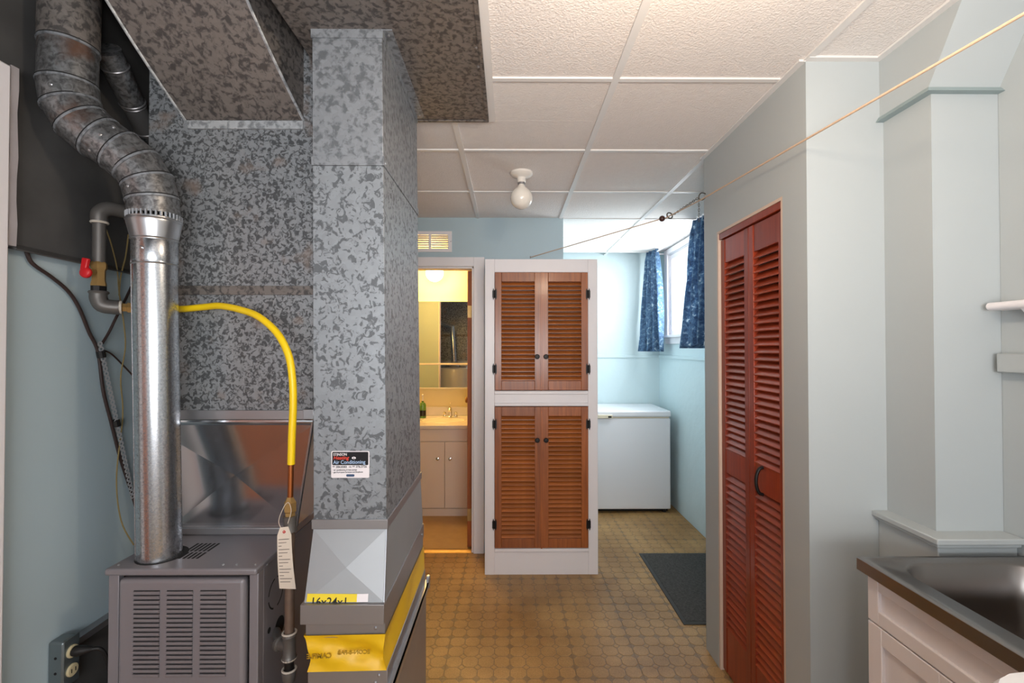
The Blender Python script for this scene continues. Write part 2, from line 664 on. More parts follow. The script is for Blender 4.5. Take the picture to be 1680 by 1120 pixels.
# ------------------------------------------------------------------ room shell
HC = 2.454          # tiled ceiling height
XL = -1.37          # left wall
YA, YB = 3.43, 4.80  # bathroom wall, nook back wall

fl = struct('floor', B().box(-1.6, 1.9, -1.75, 4.95, -0.12, -0.004), M['pad'])
T = 0.305
tb = B()
tb.box(0.0005, T - 0.0005, 0.0005, T - 0.0005, -0.0039, -0.0015, 1)
pt = T / 4
for i in range(4):
    for j in range(4):
        cx, cy = (i + 0.5) * pt, (j + 0.5) * pt
        h = pt * 0.474
        c = h * 0.50
        def octa(k, z):
            hh, cc = h * k, c * k
            return [(cx - cc, cy - hh, z), (cx + cc, cy - hh, z), (cx + hh, cy - cc, z), (cx + hh, cy + cc, z),
                    (cx + cc, cy + hh, z), (cx - cc, cy + hh, z), (cx - hh, cy + cc, z), (cx - hh, cy - cc, z)]
        tb.rings([octa(1.0, -0.0016), octa(0.955, 0.0)], True, 0)
for i in range(1, 4):
    for j in range(1, 4):
        cx, cy = i * pt, j * pt
        q = pt * 0.20
        tb.rings([[(cx - q, cy, -0.0016), (cx, cy - q, -0.0016), (cx + q, cy, -0.0016), (cx, cy + q, -0.0016)],
                  [(cx - q * .85, cy, -0.0004), (cx, cy - q * .85, -0.0004), (cx + q * .85, cy, -0.0004), (cx, cy + q * .85, -0.0004)]], True, 0)
tile_mesh = mesh_of('vinyl_tile', tb, [M['pad'], M['groove']])
for ix in range(-4, 6):
    for iy in range(3, 16):
        x, y = ix * T + 0.005, iy * T
        if x > 1.5 or y > 4.79:
            continue
        if x < 0.38 and y > YA - 0.05:
            continue
        piece('vinyl_tile', tile_mesh, fl, (x, y, 0))

# ceiling: deck, tees and tiles
struct('ceiling_deck', B().box(-1.6, 1.9, -1.75, 4.95, 2.80, 2.86), M['deck'])
ce = struct('ceiling', B().box(-0.06, 1.75, -1.7, 4.95, 2.55, 2.57).box(-1.6, -0.06, 1.96, 3.5, 2.55, 2.57), M['deck'])
GX = [-1.45, -0.84, -0.23, 0.38, 0.99, 1.60]
GY = [1.648 + 0.601 * k for k in range(-6, 6)]
TW = 0.0125
XT, YT = -0.062, 1.955    # the ceiling duct's corner, where the tiles start


def tile_piece(x0, x1, y0, y1, extra=None):
    b = B()
    g = 0.002
    b.box(x0 + g, x1 - g, y0 + g, y1 - g, HC + 0.004, HC + 0.018)
    if extra:
        b.box(extra[0] + g, extra[1] - g, extra[2] + g, extra[3] - g, HC + 0.0041, HC + 0.018)
    cx, cy = (x0 + x1) / 2, (y0 + y1) / 2
    o = bpy.data.objects.new('ceiling_tile', mesh_of('ceiling_tile', b, M['tile'], (cx, cy, HC)))
    o.parent = ce
    o.location = (cx, cy, HC)
    COL.objects.link(o)


for i in range(len(GX) - 1):
    for j in range(len(GY) - 1):
        x0, x1, y0, y1 = GX[i], min(GX[i + 1], 1.56), GY[j], min(GY[j + 1], 4.82)
        if y0 > 4.8 or y1 <= y0:
            continue
        if x1 <= 0.4 and y0 > 3.4:
            continue
        if x1 <= XT:
            if y1 <= YT:
                continue
            tile_piece(x0, x1, max(y0, YT), y1)
        elif x0 < XT:
            if y1 <= YT:
                tile_piece(XT, x1, y0, y1)
            elif y0 >= YT:
                tile_piece(x0, x1, y0, y1)
            else:
                tile_piece(x0, x1, YT, y1, (XT, x1, y0, YT + 0.003))
        else:
            tile_piece(x0, x1, y0, y1)


def tee(name, x0, x1, y0, y1):
    b = B().box(x0, x1, y0, y1, HC - 0.002, HC + 0.004)
    if x1 - x0 > y1 - y0:
        m = (y0 + y1) / 2
        b.box(x0, x1, m - 0.0015, m + 0.0015, HC + 0.004, HC + 0.03)
    else:
        m = (x0 + x1) / 2
        b.box(m - 0.0015, m + 0.0015, y0, y1, HC + 0.004, HC + 0.03)
    return part(name, b, M['tee'], ce)


for gx in GX[1:5]:
    y0 = -1.6 if gx > XT else YT
    y1 = 4.80 if gx > 0.4 else YA
    tee('ceiling_runner', gx - TW, gx + TW, y0, y1)
for gy in GY:
    if gy < -1.6 or gy > 4.79:
        continue
    segs = []
    xs = [-1.36] + GX[1:5] + [1.54]
    for a, c in zip(xs[:-1], xs[1:]):
        if c <= 0.4 and gy > YA:
            continue
        a2 = a
        if gy < YT:
            if c <= XT:
                continue
            a2 = max(a, XT)
        tee('cross_tee', a2 + (TW if a2 == a else 0), c - TW, gy - TW * .8, gy + TW * .8)
b = B()
b.box(XT - 0.022, XT + 0.004, -1.6, YT, HC - 0.003, HC + 0.002)
b.box(-0.60, XT - 0.022, YT - 0.02, YT, HC - 0.003, HC + 0.002)
part('wall_angle', b, M['tee'], ce)
b = B()
b.box(0.963, 0.985, 1.53, 2.34, HC - 0.0045, HC + 0.003)
b.box(0.985, 1.208, 1.508, 1.53, HC - 0.0045, HC + 0.003)
b.box(1.208, 1.23, -1.6, 1.53, HC - 0.0045, HC + 0.003)
part('wall_angle', b, M['tee'], ce)

# walls
struct('wall_left', B().box(XL - 0.12, XL, -1.75, YA + 0.1, 0, 2.80), M['wall'])
# wall with the bathroom door and the grille
b = B()
DX0, DX1, DZ = -0.885, -0.26, 2.096
VX0, VX1, VZ0, VZ1 = -0.715, -0.445, 2.226, 2.334
b.box(XL, DX0, YA, YA + 0.1, 0, 2.80)
b.box(DX1, 0.40, YA, YA + 0.1, 0, 2.80)
b.box(DX0, DX1, YA, YA + 0.1, DZ, VZ0)
b.box(DX0, VX0, YA, YA + 0.1, VZ0, VZ1)
b.box(VX1, DX1, YA, YA + 0.1, VZ0, VZ1)
b.box(DX0, DX1, YA, YA + 0.1, VZ1, 2.80)
struct('wall_middle', b, M['wall'])
struct('wall_bathroom_left', B().box(-1.3, -1.2, YA + 0.1, 4.9, 0, 2.8), M['bath_wall'])
struct('wall_bathroom_right', B().box(0.20, 0.30, YA + 0.1, 4.85, 0, 2.8), M['bath_wall'])
struct('wall_bathroom_back', B().box(-1.2, 0.20, 4.75, 4.85, 0, 2.8), M['bath_wall'])
struct('ceiling_bathroom', B().box(-1.2, 0.20, YA + 0.1, 4.75, 2.42, 2.5), M['bath_wall'])
struct('floor_bathroom', B().box(-1.2, 0.20, YA + 0.0, 4.75, -0.006, 0.003), M['bath_floor'])
# nook
struct('wall_back', B().box(0.30, 1.57, YB, YB + 0.1, 0, 2.8), M['wall_nook'])
struct('wall_nook_left', B().box(0.301, 0.40, YA + 0.1, YB, 0, 2.8), M['wall_nook'])
XR = 1.55
WY0, WY1, WZ0, WZ1 = 3.45, 4.50, 1.62, 2.40
b = B()
b.box(XR, XR + 0.06, 2.34, WY0, 0, 2.8)
b.box(XR, XR + 0.06, WY1, YB + 0.0, 0, 2.8)
b.box(XR, XR + 0.06, WY0, WY1, 0, WZ0)
b.box(XR, XR + 0.06, WY0, WY1, WZ1, 2.8)
struct('wall_right', b, M['wall_nook'])
struct('trim_1', B().box(0.40, XR, YB - 0.012, YB, 1.395, 1.425).box(XR - 0.012, XR, 2.4, YB - 0.012, 1.395, 1.425), M['wall_nook'], bevel=0.003)
# closet
XC = 0.985
OY0, OY1, OZ = 1.667, 2.197, 2.046
b = B()
b.box(XC, XC + 0.10, 1.60, OY0, 0, 2.8)
b.box(XC, XC + 0.10, OY1, 2.34, 0, 2.8)
b.box(XC, XC + 0.10, OY0, OY1, OZ, 2.8)
struct('wall_closet', b, M['wall_cool'])
struct('wall_closet_end', B().box(XC, 1.75, 1.53, 1.60, 0, 2.8), M['wall_cool'])
struct('wall_closet_far', B().box(XC + 0.10, XR, 2.27, 2.34, 0, 2.8), M['wall_nook'])
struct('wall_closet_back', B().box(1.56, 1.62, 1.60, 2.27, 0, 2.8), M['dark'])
b = B()
b.box(XC + 0.0005, XC + 0.10, OY1 - 0.012, OY1, 0, OZ - 0.012)
b.box(XC + 0.0005, XC + 0.10, OY0, OY0 + 0.012, 0, OZ - 0.012)
b.box(XC + 0.0005, XC + 0.10, OY0, OY1, OZ - 0.012, OZ)
struct('trim_2', b, M['jamb'])
# right side by the sink: chase under a sloped bulkhead
XS = 1.23
b = B()
b.prism([(XS, 1.53, 2.262), (XS, 1.35, 2.262), (XS, 1.232, 2.47), (XS, 1.232, 2.8), (XS, 1.53, 2.8)], (0.26, 0, 0))
b.box(XS + 0.012, 1.46, 1.355, 1.53, 0.96, 2.255)
struct('wall_chase', b, M['wall_cool'])
b = B().prism([(XS - 0.014, 1.53, 2.246), (XS - 0.014, 1.334, 2.246), (XS - 0.004, 1.346, 2.262), (XS - 0.004, 1.53, 2.262)], (0.24, 0, 0))
struct('trim_3', b, M['ledge'])
struct('wall_sink', B().box(1.44, 1.56, -1.75, 1.354, 0, 2.8), M['wall_cool'])
b = B()
b.box(1.19, 1.438, 1.294, 1.53, 0.950, 0.967)
b.box(1.20, 1.438, 1.304, 1.53, 0.938, 0.950)
b.box(1.212, 1.438, 1.316, 1.53, 0.0, 0.938)
struct('trim_4', b, M['wall_cool'], bevel=0.003)
struct('trim_5', B().box(1.408, 1.44, 0.2, 1.34, 1.428, 1.483), M['wall_cool'], bevel=0.004)
# rear wall behind the camera, with an opening added for the rear fill
b = B()
b.box(-1.4, -0.8, -1.75, -1.6, 0, 2.8)
b.box(1.0, 1.5, -1.75, -1.6, 0, 2.8)
b.box(-0.8, 1.0, -1.75, -1.6, 0, 1.0)
b.box(-0.8, 1.0, -1.75, -1.6, 2.2, 2.8)
struct('wall_front', b, M['white'])
# white casing at the left edge
struct('trim_6', B().box(XL, -1.335, 1.08, 1.25, 0, 2.255), M['white'], bevel=0.004)
d2 = struct('door_2', B().box(XL, -1.352, 0.22, 1.08, 0.01, 2.18), M['door'], bevel=0.003)
for z0, z1 in ((0.2, 0.95), (1.1, 2.05)):
    for y0, y1 in ((0.34, 0.62), (0.68, 0.96)):
        part('raised_panel', B().box(-1.353, -1.346, y0, y1, z0, z1), M['door'], d2, bevel=0.004)
struct('trim_10', B().box(XL, -1.335, 0.13, 0.22, 0, 2.255).box(XL, -1.335, 0.22, 1.08, 2.18, 2.255), M['white'], bevel=0.004)
# dark ledge behind the outlet
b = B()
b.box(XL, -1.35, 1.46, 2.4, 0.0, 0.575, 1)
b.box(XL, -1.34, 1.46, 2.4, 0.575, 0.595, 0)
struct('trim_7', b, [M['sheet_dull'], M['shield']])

# bathroom door casing and threshold
b = B()
b.box(DX1, DX1 + 0.080, YA - 0.016, YA, 0, DZ + 0.068)
b.box(DX0 - 0.08, DX0, YA - 0.016, YA, 0, DZ + 0.068)
b.box(DX0, DX1, YA - 0.0155, YA, DZ, DZ + 0.068)
b.box(DX1 - 0.014, DX1, YA, YA + 0.1, 0, DZ)
b.box(DX0, DX0 + 0.014, YA, YA + 0.1, 0, DZ)
b.box(DX0, DX1, YA, YA + 0.1, DZ - 0.014, DZ)
struct('trim_8', b, M['white'], bevel=0.003)
struct('trim_9', B().prism([(DX0 + .014, YA - 0.005, 0.0), (DX0 + .014, YA + 0.015, 0.012), (DX0 + .014, YA + 0.05, 0.012), (DX0 + .014, YA + 0.075, 0.0)], (DX1 - DX0 - .028, 0, 0)), M['brass'])

# window in the nook
wn = struct('window_1', B().box(XR - 0.018, XR, WY1, WY1 + 0.085, WZ0 - 0.02, WZ1 + 0.05)
            .box(XR - 0.018, XR, WY0 - 0.085, WY0, WZ0 - 0.02, WZ1 + 0.05)
            .box(XR - 0.018, XR, WY0, WY1, WZ1, WZ1 + 0.05)
            .box(XR, XR + 0.055, WY1 - 0.012, WY1, WZ0, WZ1).box(XR, XR + 0.055, WY0, WY0 + 0.012, WZ0, WZ1)
            .box(XR, XR + 0.055, WY0, WY1, WZ1 - 0.012, WZ1), M['white'], bevel=0.003)
part('window_sill', B().box(XR - 0.05, XR + 0.055, WY0 - 0.1, WY1 + 0.1, WZ0 - 0.025, WZ0).box(XR - 0.016, XR, WY0 - 0.08, WY1 + 0.08, WZ0 - 0.085, WZ0 - 0.025), M['white'], wn, bevel=0.004)
for y0, y1, dx in ((WY0 + 0.012, 3.99, 0.030), (3.96, WY1 - 0.012, 0.006)):
    x0, x1 = XR + dx, XR + dx + 0.022
    z0, z1 = WZ0, WZ1 - 0.012
    w = 0.045
    sb = B().box(x0, x1, y0, y1, z0, z0 + w).box(x0, x1, y0, y1, z1 - w, z1).box(x0, x1, y0, y0 + w, z0 + w, z1 - w).box(x0, x1, y1 - w, y1, z0 + w, z1 - w)
    sa = part('sash', sb, M['white'], wn, bevel=0.003)
    part('glass_pane', B().box(x0 + 0.009, x0 + 0.012, y0 + w, y1 - w, z0 + w, z1 - w), M['glass'], sa)

# ------------------------------------------------------------------ return duct
dt = thing('return_duct', 'tall galvanised rectangular duct with a service sticker and yellow fabric collar', 'duct', (-0.47, 1.6, 0))
YF, YK = 1.37, 1.89
TOPZ = 2.44
zs = [0.998, 2.038, TOPZ]


def dx(z):     # duct leans a little: left and right x at height z
    t = (z - 1.0) / (TOPZ - 1.0)
    return -0.570 - 0.012 * t, -0.357 - 0.019 * t


def rect(z, g=0.0, gy=None):
    a, c = dx(z)
    g2 = g if gy is None else gy
    return [(a - g, YF - g2, z), (c + g, YF - g2, z), (c + g, YK + g2, z), (a - g, YK + g2, z)]


part('duct_section', B().hexa(rect(2.038), rect(TOPZ)), M['galv_mid'], dt, bevel=0.0015)
part('duct_section', B().hexa(rect(0.998), rect(2.036, 0.0)), M['galv_big'], dt, bevel=0.0015)
part('drive_cleat', B().hexa(rect(2.036, 0.003), rect(2.064, 0.003)), M['galv_mid'], dt, bevel=0.001)
a, c = dx(TOPZ)
b = B()
b.hexa(rect(TOPZ - 0.026, 0.003), rect(TOPZ, 0.003))
b.box(c, c + 0.030, YF - 0.002, YK + 0.01, TOPZ - 0.003, TOPZ)
part('top_flange', b, M['galv_mid'], dt)
for y in (YF + 0.02, YK - 0.02):
    screw(dt, (c + 0.015, y, TOPZ - 0.004), (0, 0, -1))
screw(dt, (dx(2.05)[1] + 0.003, YF + 0.015, 2.048), (1, 0, 0))
screw(dt, (dx(2.05)[1] + 0.003, YK - 0.015, 2.048), (1, 0, 0))
part('drive_cleat', B().hexa(rect(0.972, 0.004), rect(1.0, 0.004)), M['sheet_dull'], dt, bevel=0.001)
# offset boot with cross-broken front
b = B()
t4 = rect(0.972)
b4 = [(-0.570, 1.312, 0.79), (-0.348, 1.312, 0.79), (-0.348, 1.895, 0.79), (-0.570, 1.895, 0.79)]
vt = [b.bm.verts.new(p) for p in t4]
vb = [b.bm.verts.new(p) for p in b4]
cen = (Vector(t4[0]) + Vector(t4[1]) + Vector(b4[0]) + Vector(b4[1])) / 4 + Vector((0, -0.010, -0.004))
vc = b.bm.verts.new(cen)
for q in ((vt[0], vb[0]), (vb[0], vb[1]), (vb[1], vt[1]), (vt[1], vt[0])):
    b.bm.faces.new((q[0], q[1], vc))
for i in (1, 2, 3):
    j = (i + 1) % 4
    b.bm.faces.new((vb[i], vb[j], vt[j], vt[i]))
boot = part('offset_boot', b, M['sheet_boot'], dt, sharp=1.5)
part('seam', B().tube([t4[1], b4[1]], 0.003, 6), M['sheet'], boot)
# label strip half hidden by the flange
b = B()
fx = lambda u, v: Vector(b4[0]).lerp(Vector(b4[1]), u).lerp(Vector(t4[0]).lerp(Vector(t4[1]), u), v)
nrm = Vector((0, -0.0011, -0.0003))
b.prism([fx(0.03, 0.02) + nrm * 2, fx(0.66, 0.02) + nrm * 3.4, fx(0.66, 0.125) + nrm * 3.4, fx(0.03, 0.125) + nrm * 2], (0, -0.0006, 0), 0)
b.prism([fx(0.66, 0.02) + nrm * 3.4, fx(0.80, 0.02) + nrm * 3, fx(0.80, 0.125) + nrm * 3, fx(0.66, 0.125) + nrm * 3.4], (0, -0.0006, 0), 1)
lab = part('size_label', b, [M['label_yellow'], M['label_white']], boot, 'yellow and white filter size label')
lettering('16x24x1', 0.030, M['label_black'], boot, fx(0.08, -0.032) + nrm * 2 + Vector((0, -0.0007, 0)), (1, -0.008, 0), fx(0.3, 1) - fx(0.3, 0))


def box4(x0, x1, y0, y1, z0, z1):
    return B().box(x0, x1, y0, y1, z0, z1)


part('boot_flange', box4(-0.576, -0.345, 1.299, 1.90, 0.736, 0.790), M['sheet_dull'], dt, bevel=0.001)
part('lower_collar', box4(-0.566, -0.346, 1.314, 1.89, 0.692, 0.736), M['sheet_dull'], dt)
# yellow fabric connector: a pinched, wrinkled ring
b = B()
NU, NV = 18, 12
rs = []
z_t, z_b = 0.700, 0.600
for k in range(NV + 1):
    v = k / NV
    z = z_t + (z_b - z_t) * v
    ring = []
    sag = math.sin(math.pi * v)
    xl, xr, y0, y1 = -0.570 + 0.010 * v + 0.010 * sag, -0.344 + 0.004 * v, 1.309, 1.895
    for i in range(NU):
        u = i / NU
        w = 0.018 * sag * (0.5 + 0.5 * math.sin(6.0 * (u - 0.9 * v) + 0.4)) - 0.004 * sag * math.sin(13 * u + 5 * v)
        zz = z + 0.004 * u
        ring.append((xl + (xr - xl) * u, y0 + w, zz))
    for i in range(NU):
        u = i / NU
        w = 0.008 * sag * (0.5 + 0.5 * math.sin(9 * u + 2 * v))
        ring.append((xr - w, y0 + (y1 - y0) * u, z + 0.004))
    for i in range(4):
        ring.append((xr + (xl - xr) * i / 4, y1, z))
    for i in range(8):
        ring.append((xl, y1 + (y0 - y1) * i / 8, z))
    rs.append(ring)
b.rings(rs, False)
cn = part('fabric_connector', b, M['canvas'], dt, 'yellow coated fabric connector', sharp=50)
lettering('CAMFLE', 0.019, M['faint_ink'], cn, (-0.492, 1.3075, 0.640), (-1, 0, -0.03), (-0.03, 0, 1), extr=0.001)
lettering('ECON-8-FAB', 0.016, M['faint_ink'], cn, (-0.385, 1.3070, 0.652), (-1, 0, -0.03), (-0.03, 0, 1), extr=0.001)
part('filter_cabinet', box4(-0.560, -0.338, 1.313, 1.90, 0.0, 0.606), M['sheet_dull'], dt, bevel=0.002)
b = B()
b.box(-0.338, -0.322, 1.31, 1.905, 0.552, 0.560)
b.box(-0.326, -0.322, 1.31, 1.905, 0.535, 0.560)
part('door_rail', b, M['sheet'], dt)
part('access_door', box4(-0.3378, -0.333, 1.32, 1.89, 0.03, 0.53), M['sheet_dull'], dt, bevel=0.001)
b = B()
b.box(-0.332, -0.318, 1.880, 1.897, 0.535, 0.585)
part('latch', b, M['sheet'], dt, bevel=0.003)
screw(dt, (-0.372, 1.313, 0.718), (0, -1, 0))
screw(dt, (-0.362, 1.312, 0.588), (0, -1, 0))
screw(dt, (-0.372, 1.312, 0.568), (0, -1, 0))
screw(dt, (-0.345, 1.86, 0.76), (1, 0, 0))
# service sticker
sz0, sz1, sx0, sx1 = 1.120, 1.198, -0.519, -0.408


def rrect(x0, x1, z0, z1, r, y, n=4, tilt=0.0):
    pts = []
    for cx, cz, a0 in ((x1 - r, z1 - r, 0), (x0 + r, z1 - r, 90), (x0 + r, z0 + r, 180), (x1 - r, z0 + r, 270)):
        for k in range(n + 1):
            a = R(a0 + 90 * k / n)
            pts.append((cx + r * math.cos(a), y, cz + r * math.sin(a)))
    return pts


yS = YF - 0.0004
b = B()
b.prism(rrect(sx0, sx1, sz0, sz1, 0.004, yS - 0.0004), (0, 0.0006, 0), 0)
b.prism(rrect(sx0 + 0.003, sx1 - 0.003, 1.157, sz1 - 0.0025, 0.003, yS - 0.0007), (0, 0.0004, 0), 1)
st = part('sticker', b, [M['label_white'], M['label_black']], dt, 'white sticker with a black banner and contractor phone numbers')
yT = yS - 0.0009
up = (0, 0, 1)
rt = (1, 0, 0.012)
lettering('STINSON', 0.0105, M['label_white'], st, (sx0 + 0.006, yT, 1.1845), rt, up, xscale=0.92)
lettering('Heating', 0.0145, M['label_red'], st, (sx0 + 0.006, yT, 1.1735), rt, up, shear=0.2, xscale=1.0)
b = B()
b.prism([(sx0 + 0.066 + 0.006 * math.cos(2 * math.pi * k / 14), yT, 1.178 + 0.0035 * math.sin(2 * math.pi * k / 14)) for k in range(14)], (0, 0.0004, 0))
part('ampersand_oval', b, M['label_white'], st)
lettering('&', 0.006, M['label_black'], st, (sx0 + 0.0645, yT - 0.0004, 1.1758), rt, up)
lettering('Air Conditioning', 0.0148, M['label_blue'], st, (sx0 + 0.006, yT, 1.1605), rt, up, xscale=0.93)
lettering('507', 0.0050, M['label_black'], st, (sx0 + 0.004, yT, 1.1515), rt, up)
lettering('384.8383', 0.0086, M['label_black'], st, (sx0 + 0.014, yT, 1.1490), rt, up)
lettering('Or', 0.0062, M['label_black'], st, (sx0 + 0.052, yT, 1.1500), rt, up)
lettering('507', 0.0050, M['label_black'], st, (sx0 + 0.062, yT, 1.1520), rt, up)
lettering('376.3726', 0.0086, M['label_black'], st, (sx0 + 0.072, yT, 1.1497), rt, up)
lettering('• air conditioning & heat pumps', 0.0056, M['label_black'], st, (sx0 + 0.004, yT, 1.1410), rt, up)
lettering('• gas & propane furnaces and fireplaces', 0.0056, M['label_black'], st, (sx0 + 0.004, yT, 1.1345), rt, up)
b = B()
b.prism(rrect(sx0 + 0.044, sx0 + 0.068, 1.1235, 1.1305, 0.003, yT), (0, 0.0004, 0))
part('maker_logo', b, M['label_logo'], st)

# ------------------------------------------------------------------ ceiling duct
cd = thing('ceiling_duct', 'wide dull galvanised trunk duct running overhead along the ceiling tiles', 'duct', (-0.36, 0.5, 2.44))
part('trunk', B().box(-0.645, -0.088, -1.4, 1.925, 2.4402, 2.76), M['galv_dark'], cd, bevel=0.002)
b = B()
b.box(-0.640, -0.086, 1.918, 1.931, 2.437, 2.45)
b.box(-0.096, -0.084, -1.4, 1.93, 2.4375, 2.45)
part('hem', b, M['galv_dark'], cd)
screw(cd, (-0.103, 1.55, 2.4398), (0, 0, -1))
screw(cd, (-0.103, 1.45, 2.4398), (0, 0, -1))

# ------------------------------------------------------------------ supply plenum
sp = thing('supply_plenum', 'speckled galvanised plenum above the furnace with a shiny flared base', 'duct', (-0.93, 1.8, 0.862))
PX0, PX1, PY, PYB = -1.207, -0.652, 1.56, 2.08
part('plenum_panel', B().box(PX0, PX1, PY, PYB, 1.70, 2.74), M['galv_fine'], sp, bevel=0.0015)
part('plenum_panel', B().box(PX0 + 0.001, PX1 - 0.001, PY + 0.001, PYB - 0.001, 1.29, 1.68), M['galv_fine'], sp, bevel=0.0015)
part('drive_cleat', B().box(PX0 - 0.003, PX1 + 0.003, PY - 0.004, PYB + 0.004, 1.676, 1.706), M['galv_dark'], sp, bevel=0.001)
part('drive_cleat', B().box(PX0 - 0.004, PX1 + 0.004, PY - 0.005, PYB + 0.004, 1.262, 1.292), M['sheet_dull'], sp, bevel=0.001)
# flared transition with a cross-broken, slightly bowed front
b = B()
top = [(PX0, PY, 1.264), (PX1, PY, 1.264), (PX1, PYB, 1.264), (PX0, PYB, 1.264)]
bot = [(-1.163, 1.62, 0.885), (-0.732, 1.62, 0.885), (-0.732, 2.05, 0.885), (-1.163, 2.05, 0.885)]
cb4 = [Vector(bot[0]), Vector(bot[1]), Vector(top[1]) - Vector((0, -0.004, 0.022)), Vector(top[0]) - Vector((0, -0.004, 0.022))]
vq = [b.bm.verts.new(p) for p in cb4]
vx = b.bm.verts.new(sum(cb4, Vector()) / 4 + Vector((0, 0.016, 0)))
for i in range(4):
    b.bm.faces.new((vq[i], vq[(i + 1) % 4], vx))
# rolled lip under the drive cleat
for k in range(4):
    t0, t1 = k / 4, (k + 1) / 4
    lip = lambda i, t: cb4[i].lerp(Vector(top[1 if i == 2 else 0]), t) + Vector((0, -0.006 * math.sin(math.pi * t), 0))
    b.quad([lip(3, t0), lip(2, t0), lip(2, t1), lip(3, t1)])
b.quad([bot[1], bot[2], top[2], top[1]])
b.quad([bot[2], bot[3], top[3], top[2]])
b.quad([bot[3], bot[0], top[0], top[3]])
tr = part('flared_transition', b, M['sheet_bright'], sp, 'bright cross-broken sheet metal', sharp=1.2)
bb = B()
bb.box(-1.165, -0.730, 1.60, 2.05, 0.862, 0.888)
part('base_flange', bb, M['sheet_dull'], tr, bevel=0.004)
part('standing_seam', B().tube([bot[1], top[1]], 0.005, 6), M['sheet'], tr)
b = B().box(PX1 - 0.03, PX1 + 0.006, PY - 0.010, PY, 1.262, 1.296)
part('corner_clip', b, M['sheet'], sp, bevel=0.002)
# offset elbow rising toward the ceiling
b = B()
rs = []
x0a, x1a = -1.085, -0.690
for k in range(9):
    t = k / 8 * 0.34
    bow = 0.012 * math.sin(math.pi * k / 8)
    y = PY - t
    z = 2.262 + 0.905 * t - bow
    zt = 2.76
    rs.append([(x0a - 0.20 * t, y, z), (x1a - 0.20 * t, y, z), (x1a - 0.20 * t, y, zt + 0.1), (x0a - 0.20 * t, y, zt + 0.1)])
b.rings(rs, True)
el = part('offset_elbow', b, M['galv_dark'], sp, sharp=20)
for xx in (x0a, x1a):
    part('elbow_seam', B().tube([(xx - 0.20 * t, PY - t, 2.262 + 0.905 * t - 0.012 * math.sin(math.pi * t / 0.34)) for t in [i * 0.34 / 8 for i in range(9)]], 0.0045, 6), M['galv_light'], el)
part('flange_strip', B().box(x0a + 0.01, x1a + 0.0, PY - 0.006, PY, 2.231, 2.258), M['galv_light'], sp)

# ------------------------------------------------------------------ furnace
fu = thing('furnace', 'grey steel gas furnace with three columns of louvres on its front', 'furnace', (-0.947, 1.7, 0))
FX0, FX1, FY, FZ = -1.164, -0.730, 1.372, 0.862
b = B()
b.box(FX0, FX1, FY + 0.03, 2.05, 0.0, FZ - 0.002)
b.box(FX0, FX0 + 0.030, FY, FY + 0.03, 0.0, FZ - 0.02)
b.box(FX1 - 0.026, FX1, FY, FY + 0.03, 0.0, FZ - 0.02)
part('casing', b, M['furnace'], fu, bevel=0.002)
part('top_cap', B().box(FX0 - 0.002, FX1 + 0.002, FY - 0.014, 1.62, FZ - 0.020, FZ), M['furnace'], fu, bevel=0.006, seg=3)
DXa, DXb = FX0 + 0.036, FX1 - 0.034
dr = part('front_panel', B().box(DXa, DXb, FY - 0.012, FY + 0.02, 0.03, FZ - 0.030), M['furnace'], fu, bevel=0.012, seg=4)
part('panel_gap', B().box(FX0 + 0.030, FX1 - 0.026, FY + 0.018, FY + 0.0299, 0.0, FZ - 0.021), M['dark'], fu)
# louvres: a hooded half-round below a dark slot
lb = B()
LW = 0.0375
prof = [(0.0, -0.0064), (-0.0030, -0.0058), (-0.0046, -0.0024), (-0.0050, 0.0008), (-0.0047, 0.0024), (0.0, 0.0024)]
lb.rings([[(-LW, y, z) for y, z in prof], [(LW, y, z) for y, z in prof]], True, 0)
lb.quad([(-LW, -0.0006, 0.0024), (LW, -0.0006, 0.0024), (LW, -0.0006, 0.0050), (-LW, -0.0006, 0.0050)], 1)
lmesh = mesh_of('louvre', lb, [M['furnace'], M['dark']], recalc=False)
for cx in (-1.043, -0.948, -0.852):
    for k in range(19):
        piece('louvre', lmesh, dr, (cx, FY - 0.0122, 0.796 - 0.0131 * k))
for i in range(6):
    for y0, y1 in ((1.425, 1.468), (1.476, 1.535)):
        part('vent_slot', B().box(-1.012 + i * 0.0135 - 0.0035, -1.012 + i * 0.0135 + 0.0035, y0, y1, FZ, FZ + 0.0006), M['dark'], fu)
part('flue_collar', B().lathe([(0.068, 0), (0.068, 0.0012), (0.05, 0.0012), (0.05, 0)], (-1.066, 1.450, FZ - 0.0002), 28), M['dark'], fu)
for x in (-1.145, -0.84, -0.80, -0.745):
    screw(fu, (x, FY + 0.012, FZ), (0, 0, 1), 0.0035)
# knock-outs on the side
kn = B()
for a0, a1 in ((40, 80), (100, 170), (190, 250), (280, 350)):
    pts = []
    for k in range(7):
        a = R(a0 + (a1 - a0) * k / 6)
        pts.append((math.cos(a), math.sin(a)))
    o_ = [(FX1 + 0.0006, 1.475 + 0.048 * c, 0.735 + 0.048 * s) for c, s in pts]
    i_ = [(FX1 + 0.0006, 1.475 + 0.043 * c, 0.735 + 0.043 * s) for c, s in pts]
    kn.rings([o_, i_], False, closed=False)
part('knockout', kn, M['dark'], fu)
kn = B()
kn.lathe([(0.009, 0), (0.009, 0.0006)], (FX1, 1.435, 0.640), 14, 'x')
kn.lathe([(0.030, 0), (0.030, 0.0006)], (FX1, 1.50, 0.615), 20, 'x')
part('wiring_hole', kn, M['dark'], fu)
screw(fu, (FX1 + 0.001, 1.42, 0.845), (1, 0, 0), 0.004)

